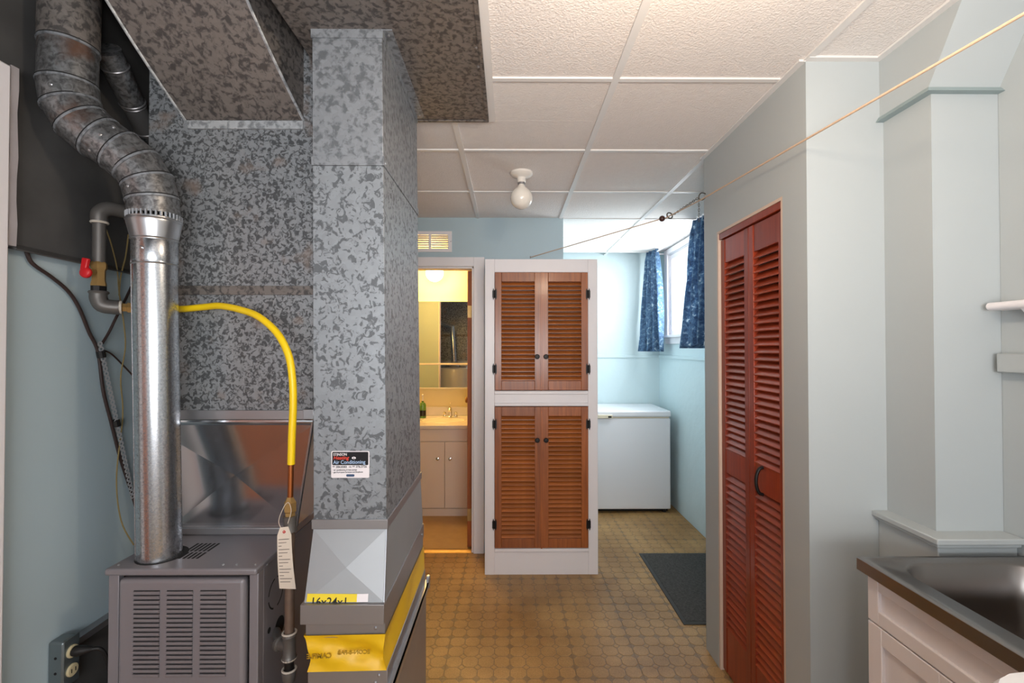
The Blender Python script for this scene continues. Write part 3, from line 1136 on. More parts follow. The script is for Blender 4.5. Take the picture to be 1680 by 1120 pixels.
# ------------------------------------------------------------------ flue
fp = thing('flue_pipe', 'shiny round vent pipe rising from the furnace into a weathered double elbow', 'pipe', (-1.072, 1.445, 0.862))
f0, f1 = Vector((-1.070, 1.445, 0.850)), Vector((-1.086, 1.435, 1.765))
rF = 0.0575
part('pipe_section', B().cyl(f0, f1, rF, n=32), M['galv_new'], fp)
part('lock_seam', B().tube([f0 + Vector((-0.045, -0.036, 0)), f1 + Vector((-0.045, -0.036, 0))], 0.0018, 6), M['galv_new'], fp)
d = (f1 - f0).normalized()
P = lambda t: f1 + d * t
part('pipe_section', B().tube([P(-0.005), P(0.0), P(0.058), P(0.062)], [rF + 0.001, rF + 0.002, rF + 0.002, rF], 32), M['galv_new'], fp)
screw(fp, P(0.03) + Vector((0.005, -rF - 0.002, 0)), (0, -1, 0), 0.005)
b = B().tube([P(0.058), P(0.066), P(0.110), P(0.118), P(0.128)], [rF + 0.001, rF + 0.003, 0.0695, 0.071, 0.0695], 32)
part('increaser', b, M['sheet'], fp)
for t, rr in ((-0.012, rF + 0.0005), (0.064, rF + 0.0025), (0.120, 0.0705)):
    part('bead', B().torus(P(t), d, rr, 0.0025, 32, 6), M['sheet'], fp)
# crimp fins
b = B()
for k in range(36):
    a = 2 * math.pi * k / 36
    c_, s_ = math.cos(a) * 0.0685, math.sin(a) * 0.0685
    b.tube([P(0.126) + Vector((c_, s_, 0)), P(0.142) + Vector((c_, s_, 0))], 0.0035, 5)
part('crimp', b, M['sheet'], fp)
# elbows: mitred gores
Bp, Dp = Vector((-1.100, 1.428, 2.040)), Vector((-1.284, 1.355, 2.172))
A0 = P(0.138)
Et = Vector((-1.272, 1.350, 2.78))
rE = 0.0675


def arc(pa, pc, pb, T, n):
    """n+1 points of a bend at corner pc between directions to pa and pb"""
    d1, d2 = (pc - pa).normalized(), (pb - pc).normalized()
    s, e = pc - d1 * T, pc + d2 * T
    out = []
    for k in range(n + 1):
        t = k / n
        out.append(s.lerp(pc, t).lerp(pc.lerp(e, t), t))
    return out


a1 = arc(A0, Bp, Dp, 0.090, 3)
a2 = arc(Bp, Dp, Et, 0.090, 3)
path = [A0] + a1 + a2 + [Vector((-1.279, 1.353, 2.372)), Et]
tmp = B()
# ring frames along the whole path so that neighbouring gores meet on mitred joints
full = []
u = None
for i, p in enumerate(path):
    a = (path[i] - path[i - 1]).normalized() if i else (path[1] - path[0]).normalized()
    c_ = (path[i + 1] - path[i]).normalized() if i < len(path) - 1 else a
    t = (a + c_).normalized()
    u = (u if u is not None else Vector((1, 0, 0)))
    u = (u - t * u.dot(t)).normalized()
    w = t.cross(u)
    bend = c_ - a
    k = 1 / max(0.7, a.dot(t))
    ring = []
    for q in range(28):
        an = 2 * math.pi * q / 28
        v = (u * math.cos(an) + w * math.sin(an)) * rE
        if bend.length > 1e-5:
            bn = bend.normalized()
            v = v + bn * v.dot(bn) * (k - 1)
        ring.append(v)
    full.append((p, ring, t))
tmp.bm.free()
for i in range(len(full) - 1):
    (pa, ra, ta), (pb, rb, tb_) = full[i], full[i + 1]
    grow = 1.0 + 0.028 * (i % 2)
    b = B().rings([[pa + v * grow for v in ra], [pb + v * grow for v in rb]], True)
    part('pipe_section' if i in (0, len(full) - 2, len(full) - 3) else 'elbow_gore', b,
         M['galv_old'] if i < len(full) - 2 else M['galv_dark'], fp)
    ring = [pb + v * 1.045 for v in rb]
    if i < len(full) - 2:
        b = B()
        lo = [p - tb_ * 0.003 for p in ring]
        hi = [p + tb_ * 0.003 for p in ring]
        b.rings([[pb + v * 1.0 - tb_ * 0.004 for v in rb], lo, hi, [pb + v * 1.0 + tb_ * 0.004 for v in rb]], False)
        sj = part('swivel_joint', b, M['galv_mid'], fp)
        part('joint_gap', B().rings([[pb + v * 1.035 + tb_ * q for v in rb] for q in (0.0035, 0.0065)], False), M['dark'], sj)
for k, (i, an) in enumerate(((4, 5.2), (4, 5.9), (4, 4.4), (1, 4.7), (7, 5.0), (5, 0.2))):
    pa, ra, ta = full[i]
    pb = full[min(i + 1, len(full) - 1)][0]
    q = int(an / (2 * math.pi) * 28) % 28
    screw(fp, pa.lerp(pb, 0.5) + ra[q] * 1.0, ra[q], 0.005)

# smaller vent from the water heater, joining behind the big flue
wp = thing('vent_pipe', 'small dark vent pipe slanting up behind the large flue elbow', 'pipe', (-1.30, 1.65, 2.35))
v0, v1, v2 = Vector((-1.262, 1.46, 2.435)), Vector((-1.322, 1.70, 2.285)), Vector((-1.312, 2.15, 2.06))
part('pipe_section', B().cyl(v0, v0.lerp(v1, 0.62), 0.038, n=24), M['galv_old'], wp)
part('pipe_section', B().cyl(v0.lerp(v1, 0.6), v1, 0.035, n=24), M['shield'], wp)
part('pipe_section', B().tube([v1, v2, (-1.1, 2.33, 1.9), (-0.85, 2.42, 1.8), (-0.82, 2.42, 1.29)], 0.034, 20), M['galv_new'], wp)
for t in (0.18, 0.60, 0.64, 0.97):
    p = v0.lerp(v1, t)
    part('bead', B().torus(p, v1 - v0, 0.038 if t < .62 else 0.035, 0.003, 24, 6), M['sheet_dull'], wp)

# water heater behind the furnace (seen in the bathroom mirror)
wh = thing('water_heater', 'white tank water heater standing behind the furnace, seen in the mirror', 'water heater', (-0.82, 2.42, 0))
part('tank', B().lathe([(0.05, 0.0), (0.235, 0.0), (0.24, 0.01), (0.24, 1.17), (0.23, 1.19), (0.05, 1.205)], (-0.82, 2.42, 0), 32), M['hw'], wh)
part('draft_hood', B().lathe([(0.07, 1.205), (0.075, 1.23), (0.042, 1.27), (0.042, 1.30)], (-0.82, 2.42, 0), 20), M['sheet_dull'], wh)

# heat shield sheet on the left wall
hs = thing('heat_shield', 'sooty dark metal sheet with a folded hem on the upper left wall', 'metal sheet', (XL, 1.6, 1.78))
b = B()
b.box(XL + 0.001, XL + 0.006, 1.275, 2.4, 1.775, 2.79)
b.box(XL + 0.001, XL + 0.006, 0.9, 1.275, 2.26, 2.79)
part('sheet', b, M['shield'], hs)
b = B()
b.prism([(XL + 0.006, 1.272, 1.77), (XL + 0.034, 1.268, 1.765), (XL + 0.036, 1.270, 1.768), (XL + 0.010, 1.275, 1.785)], (0, 1.1, -0.018))
part('hem', b, M['shield'], hs)
b = B()
pp = []
for k in range(9):
    z = 1.775 + (2.262 - 1.775) * k / 8
    wv = 0.0012 * math.sin(k * 1.9)
    pp.append([(XL + 0.006, 1.262, z), (XL + 0.028 + wv, 1.2545, z), (XL + 0.030 + wv, 1.2735 + wv, z), (XL + 0.006, 1.276, z)])
b.rings(pp)
part('folded_edge', b, M['hem_paint'], hs, 'paint-splashed pale folded edge')

# ------------------------------------------------------------------ gas line
gl = thing('gas_line', 'gas supply line: iron riser with red valve, yellow looped tube, drop to furnace', 'pipe', (-1.29, 1.49, 1.64))
gx, gy = -1.295, 1.478
part('riser', B().tube([(gx, gy, 1.76), (gx, gy, 1.905)], 0.0175, 16), M['iron'], gl)
part('elbow', B().tube(spline([(gx, gy, 1.895), (gx, gy, 1.925), (gx + 0.012, gy + 0.02, 1.945), (gx + 0.03, gy + 0.06, 1.947)], 5), 0.022, 16), M['iron'], gl)
part('thread_ring', B().torus((gx, gy, 1.895), (0, 0, 1), 0.0205, 0.004, 20, 6), M['dope'], gl)
part('nipple', B().tube([(gx + 0.03, gy + 0.06, 1.947), (gx + 0.05, gy + 0.22, 1.95)], 0.015, 12), M['iron'], gl)
vb = part('valve_body', B().tube([(gx, gy, 1.770), (gx, gy, 1.764), (gx, gy, 1.750), (gx, gy, 1.744), (gx, gy, 1.712), (gx, gy, 1.700), (gx, gy, 1.694)],
                            [0.019, 0.022, 0.022, 0.018, 0.018, 0.021, 0.021], 6), M['brass'], gl, 'brass ball valve body')
b = B().tube([(gx, gy - 0.018, 1.735), (gx - 0.002, gy - 0.046, 1.735)], 0.009, 10)
part('valve_stem', b, M['brass'], vb)
b = B()
b.lathe([(0.001, 0.0), (0.015, 0.0), (0.017, 0.004), (0.017, 0.012), (0.010, 0.016), (0.001, 0.016)], (gx - 0.002, gy - 0.036, 1.730), 18, '-y')
hh = B()
b.prism([(gx - 0.017, gy - 0.038, 1.730), (gx + 0.002, gy - 0.038, 1.730), (gx + 0.009, gy - 0.038, 1.772), (gx - 0.010, gy - 0.038, 1.776)], (0, -0.012, 0))
part('valve_handle', b, M['red'], vb, 'red lever handle', bevel=0.003)
part('bushing', B().tube([(gx, gy, 1.694), (gx, gy, 1.672)], 0.0195, 8), M['black'], gl)
part('elbow', B().tube(spline([(gx, gy, 1.676), (gx, gy, 1.655), (gx + 0.010, gy + 0.004, 1.634), (gx + 0.032, gy + 0.018, 1.629), (gx + 0.046, gy + 0.026, 1.629)], 5), 0.023, 16), M['iron'], gl)
part('elbow_band', B().torus((gx, gy, 1.674), (0, 0, 1), 0.022, 0.005, 20, 6), M['iron'], gl)
part('thread_ring', B().cyl((gx + 0.044, gy + 0.025, 1.629), (gx + 0.050, gy + 0.029, 1.629), 0.0215, n=18), M['dope'], gl)
part('flare_nut', B().tube([(gx + 0.050, gy + 0.029, 1.629), (gx + 0.062, gy + 0.035, 1.629), (gx + 0.064, gy + 0.036, 1.629), (gx + 0.086, gy + 0.047, 1.628), (gx + 0.094, gy + 0.050, 1.628)],
                            [0.014, 0.014, 0.0175, 0.0175, 0.010], 6), M['brass'], gl)
yel = [(-1.205, 1.530, 1.628), (-1.15, 1.541, 1.627), (-1.076, 1.535, 1.626), (-0.995, 1.525, 1.632), (-0.93, 1.505, 1.634), (-0.85, 1.475, 1.620), (-0.775, 1.445, 1.596),
       (-0.705, 1.42, 1.545), (-0.663, 1.405, 1.480), (-0.648, 1.400, 1.41), (-0.645, 1.40, 1.33), (-0.648, 1.40, 1.24), (-0.650, 1.40, 1.152)]
part('yellow_tube', B().tube(spline(yel, 7), 0.0108, 14), M['yellow'], gl, 'yellow jacketed gas tube')
part('copper_tube', B().tube([(-1.215, 1.524, 1.628), (-1.16, 1.54, 1.627)], 0.0085, 12).tube([(-0.650, 1.40, 1.17), (-0.652, 1.40, 1.035)], 0.0082, 12), M['copper'], gl, 'bare copper tube end')
dxg, dyg = -0.652, 1.40
part('flare_nut', B().tube([(dxg, dyg, 1.055), (dxg, dyg, 1.045), (dxg, dyg, 1.040), (dxg, dyg, 1.014), (dxg, dyg, 1.010), (dxg, dyg, 0.998)], [0.010, 0.014, 0.018, 0.018, 0.015, 0.015], 6), M['brass'], gl)
part('coupling', B().tube([(dxg, dyg, 1.000), (dxg, dyg, 0.990), (dxg, dyg, 0.965), (dxg, dyg, 0.955)], [0.021, 0.018, 0.018, 0.021], 14), M['iron'], gl)
part('drop_pipe', B().tube([(dxg, dyg, 0.957), (dxg, dyg, 0.640)], 0.0135, 14), M['rusty'], gl, 'rust-brown iron drop pipe')
part('tee_fitting', B().tube([(dxg, dyg, 0.655), (dxg, dyg, 0.647), (dxg, dyg, 0.640), (dxg, dyg, 0.590), (dxg, dyg, 0.583), (dxg, dyg, 0.575)], [0.020, 0.0215, 0.018, 0.018, 0.0215, 0.020], 14)
     .tube([(dxg, dyg, 0.614), (dxg - 0.03, dyg + 0.012, 0.614), (dxg - 0.032, dyg + 0.013, 0.614), (dxg - 0.040, dyg + 0.017, 0.614)], [0.017, 0.017, 0.022, 0.022], 14), M['iron'], gl)
part('branch_pipe', B().cyl((dxg - 0.03, dyg + 0.013, 0.614), (FX1 + 0.002, 1.472, 0.614), 0.014, n=12), M['iron'], gl)
part('nipple', B().cyl((dxg, dyg, 0.580), (dxg, dyg, 0.535), 0.0135, n=14), M['black'], gl)
part('drip_cap', B().tube([(dxg, dyg, 0.545), (dxg, dyg, 0.538), (dxg, dyg, 0.512), (dxg, dyg, 0.506)], [0.020, 0.021, 0.017, 0.012], 14), M['iron'], gl)
for z in (0.655, 0.580, 0.547):
    part('thread_ring', B().torus((dxg, dyg, z), (0, 0, 1), 0.0185, 0.0032, 16, 6), M['dope'], gl)

# paper tag
tg = thing('paper_tag', 'cream paper tag on a string tied to the brass gas fitting', 'tag', (-0.675, 1.375, 0.96))
b = B()
rs = []
for k in range(9):
    v = k / 8
    z = 0.955 - 0.178 * v
    yy = 1.372 - 0.006 * math.sin(v * 3.0) + 0.004 * v
    xl, xr = -0.676 + 0.006 * v, -0.640 + 0.014 * v
    z += 0.02
    cut = 0.008 * max(0, 1 - v * 8)
    zz = z + 0.0
    rs.append([(xl + cut, yy, zz), (xr - cut, yy + 0.008, zz - 0.006 * v), (xr - cut, yy + 0.0088, zz - 0.006 * v), (xl + cut, yy + 0.0008, zz)])
b.rings(rs)
tgm = part('card', b, M['paper'], tg)
part('eyelet', B().torus((-0.657, 1.3735, 0.962), (0, 1, 0), 0.003, 0.0014, 12, 6), M['red'], tg)
b = B()
for k in range(14):
    z = 0.942 - 0.0095 * k
    v = (0.975 - z) / 0.178
    yy = 1.372 - 0.006 * math.sin(v * 3.0) + 0.004 * v
    xl, xr = -0.676 + 0.006 * v + 0.004, -0.640 + 0.014 * v - 0.006 - 0.006 * ((k * 7) % 3)
    b.quad([(xl, yy - 0.0002, z), (xr, yy + 0.0055, z - 0.003 * v), (xr, yy + 0.0055, z - 0.003 * v - 0.002), (xl, yy - 0.0002, z - 0.002)])
part('print_lines', b, M['ink'], tg, stuff=True)
part('string', B().tube(spline([(-0.657, 1.373, 0.962), (-0.674, 1.376, 0.99), (-0.662, 1.379, 1.03), (-0.648, 1.380, 1.045), (-0.640, 1.381, 1.02), (-0.648, 1.377, 0.985)], 6), 0.0010, 5), M['paper'], tg)

# ------------------------------------------------------------------ cables and strap on the left wall


def LW_(px, py, x=XL + 0.010):      # place of a picture point on the left wall's plane
    k = (835.0 - px)
    return (x, 765.0 * -x / k, 1.5 + (570.0 - py) / k * -x)


single('power_cable', B().tube(spline([LW_(45, 408), LW_(56, 432), LW_(88, 455), LW_(115, 478), LW_(133, 505), LW_(150, 545), LW_(165, 578, XL + .014), LW_(174, 640, XL + .014), LW_(187, 690, XL + .014), LW_(203, 750, XL + .014), LW_(222, 806, XL + .014), LW_(232, 840, XL + .02)], 6), 0.0052, 8),
       M['cable'], LW_(45, 408), 'dark brown cable drooping along the blue left wall from under the metal sheet', 'cable')
single('branch_cable', B().tube(spline([LW_(171, 564, XL + .016), LW_(182, 545, XL + .02), LW_(193, 522, XL + .03), LW_(205, 498, XL + .03), LW_(218, 470, XL + .03)], 6), 0.0042, 8),
       M['cable'], LW_(171, 564), 'short dark cable forking up from the taped joint towards the flue', 'cable')
single('copper_wire', B().tube(spline([LW_(172, 574, XL + .016), LW_(186, 580, XL + .02), LW_(203, 596, XL + .02), LW_(222, 616, XL + .03)], 6), 0.0028, 8),
       M['cable'], LW_(172, 574), 'thin brown wire forking down right from the taped joint behind the flue', 'wire')
single('bell_wire', B().tube(spline([LW_(174, 372, XL + .03), LW_(184, 400, XL + .03), LW_(194, 440, XL + .03), LW_(198, 480, XL + .03), LW_(206, 530, XL + .03), LW_(209, 570, XL + .03), LW_(202, 620, XL + .02), LW_(206, 680, XL + .02), LW_(197, 780, XL + .02), LW_(205, 850, XL + .03), LW_(226, 890, XL + .05)], 6), 0.0022, 6),
       M['wire_tan'], LW_(174, 372), 'thin tan bell wire hanging down behind the red valve and flue', 'wire')
single('thermostat_wire', B().tube(spline([LW_(212, 385, XL + .03), LW_(208, 420, XL + .03), LW_(200, 455, XL + .03), LW_(198, 485, XL + .03)], 6), 0.0024, 6),
       M['wire_tan'], LW_(212, 385), 'short brown wire close beside the flue meeting the bell wire', 'wire')
# punched strap with holes
ps = thing('punched_strap', 'perforated steel hanger strap taped to the brown cable', 'strap', LW_(168, 566))
s0, s1 = Vector(LW_(167, 560, XL + .022)), Vector(LW_(224, 815, XL + .022))
dv = (s1 - s0).normalized()
wv = Vector((0, dv.z, -dv.y)).normalized()
nh = 34
step = (s1 - s0).length / nh
hw_ = 0.0115
ho = 0.0040
b = B()
for k in range(nh):
    c = s0 + dv * step * (k + 0.5)
    hl = step / 2
    o8 = []
    i8 = []
    for q in range(8):
        a = 2 * math.pi * (q + 0.5) / 8
        ca, sa = math.cos(a), math.sin(a)
        m_ = max(abs(ca), abs(sa))
        wloc = hw_ * (0.80 if abs(ca) > abs(sa) else 0.95)
        o8.append(c + dv * hl * ca / m_ + wv * wloc * sa / m_ * 0.9)
        i8.append(c + dv * ho * ca + wv * ho * sa)
    b.rings([[p for p in o8], [p for p in i8]], False)
part('strap_band', b, M['strap'], ps)
for t in (0.075, 0.50):
    c = s0 + dv * (s1 - s0).length * t
    part('tape_tie', B().tube([c - dv * 0.011 + Vector((-0.004, 0, 0)), c + dv * 0.011 + Vector((-0.004, 0, 0))], 0.0125, 10), M['rubber'], ps, 'black tape wrap')

# outlet box
ob = thing('outlet_box', 'metal utility outlet box on the blue wall left of the furnace', 'outlet', (XL, 1.41, 0.58))
part('box', B().box(XL, -1.322, 1.404, 1.452, 0.489, 0.625), M['box'], ob, bevel=0.008, seg=3)
part('cover_plate', B().box(-1.322, -1.319, 1.403, 1.453, 0.488, 0.626), M['box'], ob, bevel=0.001)
for z in (0.529, 0.585):
    rc = part('receptacle', B().lathe([(0.0185, 0), (0.0185, 0.004), (0.016, 0.006), (0.001, 0.006)], (-1.319, 1.428, z), 18, 'x'), M['cream'], ob, 'cream receptacle')
    part('slots', B().box(-1.3132, -1.3126, 1.420, 1.423, z - 0.006, z + 0.006).box(-1.3132, -1.3126, 1.433, 1.436, z - 0.006, z + 0.006), M['dark'], rc)
for z in (0.533, 0.578):
    part('knockout', B().lathe([(0.004, 0), (0.004, 0.001)], (-1.345, 1.404, z), 10, '-y'), M['dark'], ob)
pc = part('power_cord', B().tube(spline([(-1.272, 1.439, 0.583), (-1.254, 1.449, 0.578), (-1.244, 1.458, 0.552), (-1.240, 1.473, 0.49), (-1.225, 1.52, 0.40), (-1.165, 1.56, 0.30)], 6), 0.006, 8), M['rubber'], fu, 'black power cord')
part('plug', B().tube([(-1.312, 1.428, 0.585), (-1.300, 1.428, 0.585), (-1.284, 1.433, 0.585), (-1.270, 1.440, 0.583)], [0.014, 0.015, 0.012, 0.007], 12), M['rubber'], pc)
single('armoured_conduit', B().tube([(-1.346, 1.428, 0.489), (-1.346, 1.428, 0.40), (-1.346, 1.428, 0.0)], 0.014, 12), M['box'], (-1.346, 1.428, 0.0), 'grey conduit dropping below the outlet box at the picture edge', 'conduit')

# ------------------------------------------------------------------ louvred doors


def slat_mesh(name, L, depth, th, tilt, axis, mat):
    """a tilted slat with rounded edges, length along axis ('x' or 'y'), front is -y (axis x) or -x (axis y)"""
    b = B()
    c, s = math.cos(tilt), math.sin(tilt)
    sec = [(-depth / 2, -th / 4), (-depth / 2, th / 4), (-depth / 2 + th * .3, th / 2), (depth / 2 - th * .3, th / 2), (depth / 2, 0), (depth / 2 - th * .3, -th / 2), (-depth / 2 + th * .3, -th / 2)]
    pts = [(w * c - h * s, w * s + h * c) for w, h in sec]   # w: front(-) to back(+); front edge low
    if axis == 'x':
        rs = [[(-L / 2, w, z) for w, z in pts], [(L / 2, w, z) for w, z in pts]]
    else:
        rs = [[(w, -L / 2, z) for w, z in pts], [(w, L / 2, z) for w, z in pts]]
    b.rings(rs)
    return mesh_of(name, b, mat)


# tall white cabinet
cb = thing('louvred_cabinet', 'tall white-framed cabinet with four orange-brown louvred doors', 'cabinet', (0.215, 3.26, 0))
CX0, CX1, CY, CZ = -0.158, 0.588, 3.10, 2.09
st_w = 0.062
b = B()
b.box(CX0, CX0 + 0.018, CY + 0.02, YA, 0.0, CZ - 0.001)
b.box(CX1 - 0.018, CX1, CY + 0.02, YA, 0.0, CZ - 0.001)
b.box(CX0, CX1, CY + 0.02, YA, CZ - 0.02, CZ - 0.001)
b.box(CX0 + 0.018, CX1 - 0.018, YA - 0.012, YA, 0.05, CZ - 0.02)
b.box(CX0 + 0.018, CX1 - 0.018, CY + 0.02, YA, 1.15, 1.17)
b.box(CX0 + 0.018, CX1 - 0.018, CY + 0.02, YA, 0.13, 0.15)
part('carcass', b, M['white'], cb)
part('stile', B().box(CX0 - 0.002, CX0 + st_w, CY, CY + 0.02, 0, CZ), M['white'], cb, bevel=0.002)
part('stile', B().box(CX1 - st_w, CX1 + 0.002, CY, CY + 0.02, 0, CZ), M['white'], cb, bevel=0.002)
part('rail', B().box(CX0 + st_w, CX1 - st_w, CY + 0.001, CY + 0.02, 2.002, CZ), M['white'], cb, bevel=0.002)
part('rail', B().box(CX0 + st_w, CX1 - st_w, CY + 0.001, CY + 0.02, 1.112, 1.214), M['white'], cb, bevel=0.002)
part('rail', B().box(CX0 + st_w, CX1 - st_w, CY + 0.001, CY + 0.02, 0.0, 0.174), M['white'], cb, bevel=0.002)
for z in (1.190, 1.112, 0.152):
    part('ledge_bead', B().box(CX0 + st_w, CX1 - st_w, CY - 0.010, CY + 0.002, z, z + 0.022), M['white'], cb, bevel=0.004)
sl_c = slat_mesh('slat', 0.222, 0.032, 0.0065, R(46), 'x', M['wood_slat'])


def cab_door(x0, x1, z0, z1, n, knob_side, kz):
    y0, y1 = CY - 0.008, CY + 0.014
    sw, rw, rb_ = 0.0445, 0.062, 0.062
    b = B()
    d_ = part('door', B().box(x0, x0 + sw, y0, y1, z0, z1).box(x1 - sw, x1, y0, y1, z0, z1)
              .box(x0 + sw, x1 - sw, y0 + 0.0006, y1, z1 - rw, z1).box(x0 + sw, x1 - sw, y0 + 0.0006, y1, z0, z0 + rb_), M['wood'], cb, bevel=0.002)
    zz0, zz1 = z0 + rb_, z1 - rw
    for k in range(n):
        z = zz0 + (zz1 - zz0) * (k + 0.5) / n
        piece('slat', sl_c, d_, ((x0 + x1) / 2, CY + 0.004, z))
    kx = x1 - 0.028 if knob_side > 0 else x0 + 0.028
    part('knob', B().lathe([(0.007, 0), (0.007, 0.008), (0.014, 0.014), (0.0165, 0.019), (0.013, 0.024), (0.001, 0.025)], (kx, y0, kz), 16, '-y'), M['black'], d_, 'black knob')
    hx = x0 if knob_side > 0 else x1
    sgn = -1 if knob_side > 0 else 1
    for hz in ((z0 + (0.14 if z0 > 1 else 0.155)), z1 - (0.145 if z0 > 1 else 0.115)):
        b = B()
        # H-hinge: two plates with spear finials round a barrel
        for s2, w_ in ((1, 0.013), (-1, 0.010)):
            xa, xb = sorted((hx + s2 * sgn * 0.003, hx + s2 * sgn * (0.003 + w_)))
            b.box(xa, xb, y0 - 0.0035, y0 - 0.0, hz - 0.022, hz + 0.022)
            xm = (xa + xb) / 2
            for q in (-1, 1):
                b.prism([(xm - 0.005, y0 - 0.0035, hz + q * 0.022), (xm + 0.005, y0 - 0.0035, hz + q * 0.022), (xm + 0.003, y0 - 0.0035, hz + q * 0.030), (xm, y0 - 0.0035, hz + q * 0.040), (xm - 0.003, y0 - 0.0035, hz + q * 0.030)], (0, 0.0035, 0))
        b.box(min(hx + sgn * 0.003, hx + sgn * 0.013), max(hx + sgn * 0.003, hx + sgn * 0.013), y0, CY, hz - 0.022, hz + 0.022)
        b.cyl((hx, y0 - 0.005, hz - 0.026), (hx, y0 - 0.005, hz + 0.026), 0.0042, n=8)
        part('hinge', b, M['black'], d_, 'black spear-tipped hinge')
    return d_


xm = 0.2155
cab_door(CX0 + st_w + 0.002, xm - 0.001, 1.218, 2.000, 23, 1, 1.440)
cab_door(xm + 0.001, CX1 - st_w - 0.002, 1.218, 2.000, 23, -1, 1.440)
cab_door(CX0 + st_w + 0.002, xm - 0.001, 0.178, 1.108, 28, 1, 0.890)
cab_door(xm + 0.001, CX1 - st_w - 0.002, 0.178, 1.108, 28, -1, 0.890)
part('astragal', B().box(xm - 0.006, xm + 0.004, CY - 0.0125, CY - 0.0075, 0.176, 1.108).box(xm - 0.006, xm + 0.004, CY - 0.0125, CY - 0.0075, 1.216, 2.0), M['wood'], cb, bevel=0.001)

# red-brown bifold closet door
bd = thing('bifold_door', 'glossy red-brown louvred bifold closet door in the grey wall', 'door', (XC + 0.02, 1.93, 0))
part('head_track', B().box(XC + 0.004, XC + 0.05, OY0 + 0.012, OY1 - 0.012, OZ - 0.040, OZ - 0.012), M['redwood'], bd, bevel=0.002)
ya, yb, yc = OY0 + 0.014, 1.932, OY1 - 0.014
sl_b = slat_mesh('slat', (yb - ya) - 0.072, 0.039, 0.0065, R(52), 'y', M['redwood_slat'])
for y0, y1, far in ((ya, yb - 0.0015, 0), (yb + 0.0015, yc, 1)):
    x0, x1 = XC + 0.012, XC + 0.038
    z0, z1 = 0.012, OZ - 0.044
    sw = 0.036
    m0, m1 = 0.925, 1.035
    tr_, br_ = 0.110, 0.205
    b = B().box(x0, x1, y0, y0 + sw, z0, z1).box(x0, x1, y1 - sw, y1, z0, z1)
    pn = part('door_leaf', b, M['redwood'], bd, bevel=0.0025)
    part('rail', B().box(x0 + .003, x1 - .003, y0 + sw, y1 - sw, z1 - tr_, z1), M['redwood'], pn, bevel=0.002)
    part('rail', B().box(x0 + .003, x1 - .003, y0 + sw, y1 - sw, m0, m1), M['redwood'], pn, bevel=0.002)
    part('rail', B().box(x0 + .003, x1 - .003, y0 + sw, y1 - sw, z0, z0 + br_), M['redwood'], pn, bevel=0.002)
    for za, zb_, n in ((m1, z1 - tr_, 29), (z0 + br_, m0, 23)):
        for k in range(n):
            piece('slat', sl_b, pn, ((x0 + x1) / 2 + 0.001, (y0 + y1) / 2, za + (zb_ - za) * (k + 0.5) / n))
    if not far:
        hy = y1 - 0.095
        part('pull_handle', B().tube(spline([(x0 + 0.003, hy, 1.028), (x0 - 0.012, hy, 1.022), (x0 - 0.022, hy, 1.0), (x0 - 0.025, hy, 0.975), (x0 - 0.022, hy, 0.95), (x0 - 0.012, hy, 0.928), (x0 + 0.003, hy, 0.922)], 5), 0.0065, 10), M['black'], pn, 'black arched pull')

# ------------------------------------------------------------------ freezer
fz = thing('chest_freezer', 'white chest freezer against the blue back wall under the window', 'freezer', (0.945, 4.5, 0))
part('body', B().box(0.43, 1.468, 4.235, 4.785, 0.035, 0.858), M['white_app'], fz, bevel=0.012, seg=3)
part('gasket', B().box(0.44, 1.458, 4.245, 4.775, 0.856, 0.872), M['badge'], fz)
part('lid', B().box(0.428, 1.470, 4.222, 4.788, 0.870, 0.926), M['white_app'], fz, bevel=0.014, seg=3)
hd = part('handle', B().box(0.790, 0.935, 4.208, 4.226, 0.862, 0.892), M['badge'], fz, 'cream latch handle', bevel=0.003)
part('lock_badge', B().box(0.895, 0.925, 4.2065, 4.209, 0.868, 0.882), M['dark'], hd)
for x in (0.47, 1.42):
    for y in (4.28, 4.74):
        part('foot', B().cyl((x, y, 0), (x, y, 0.04), 0.02, n=10), M['rubber'], fz)
part('plinth', B().box(0.45, 1.45, 4.27, 4.76, 0.012, 0.036), M['dark'], fz)

# mat
mt = thing('door_mat', 'charcoal ribbed floor mat lying in front of the nook', 'mat', (1.22, 2.97, 0))
part('border', B().box(0.945, 1.53, 2.535, 3.405, 0.0004, 0.006), M['mat_edge'], mt, bevel=0.002)
part('pile', B().box(0.968, 1.508, 2.560, 3.380, 0.005, 0.009), M['mat'], mt, bevel=0.002)

# ------------------------------------------------------------------ curtains


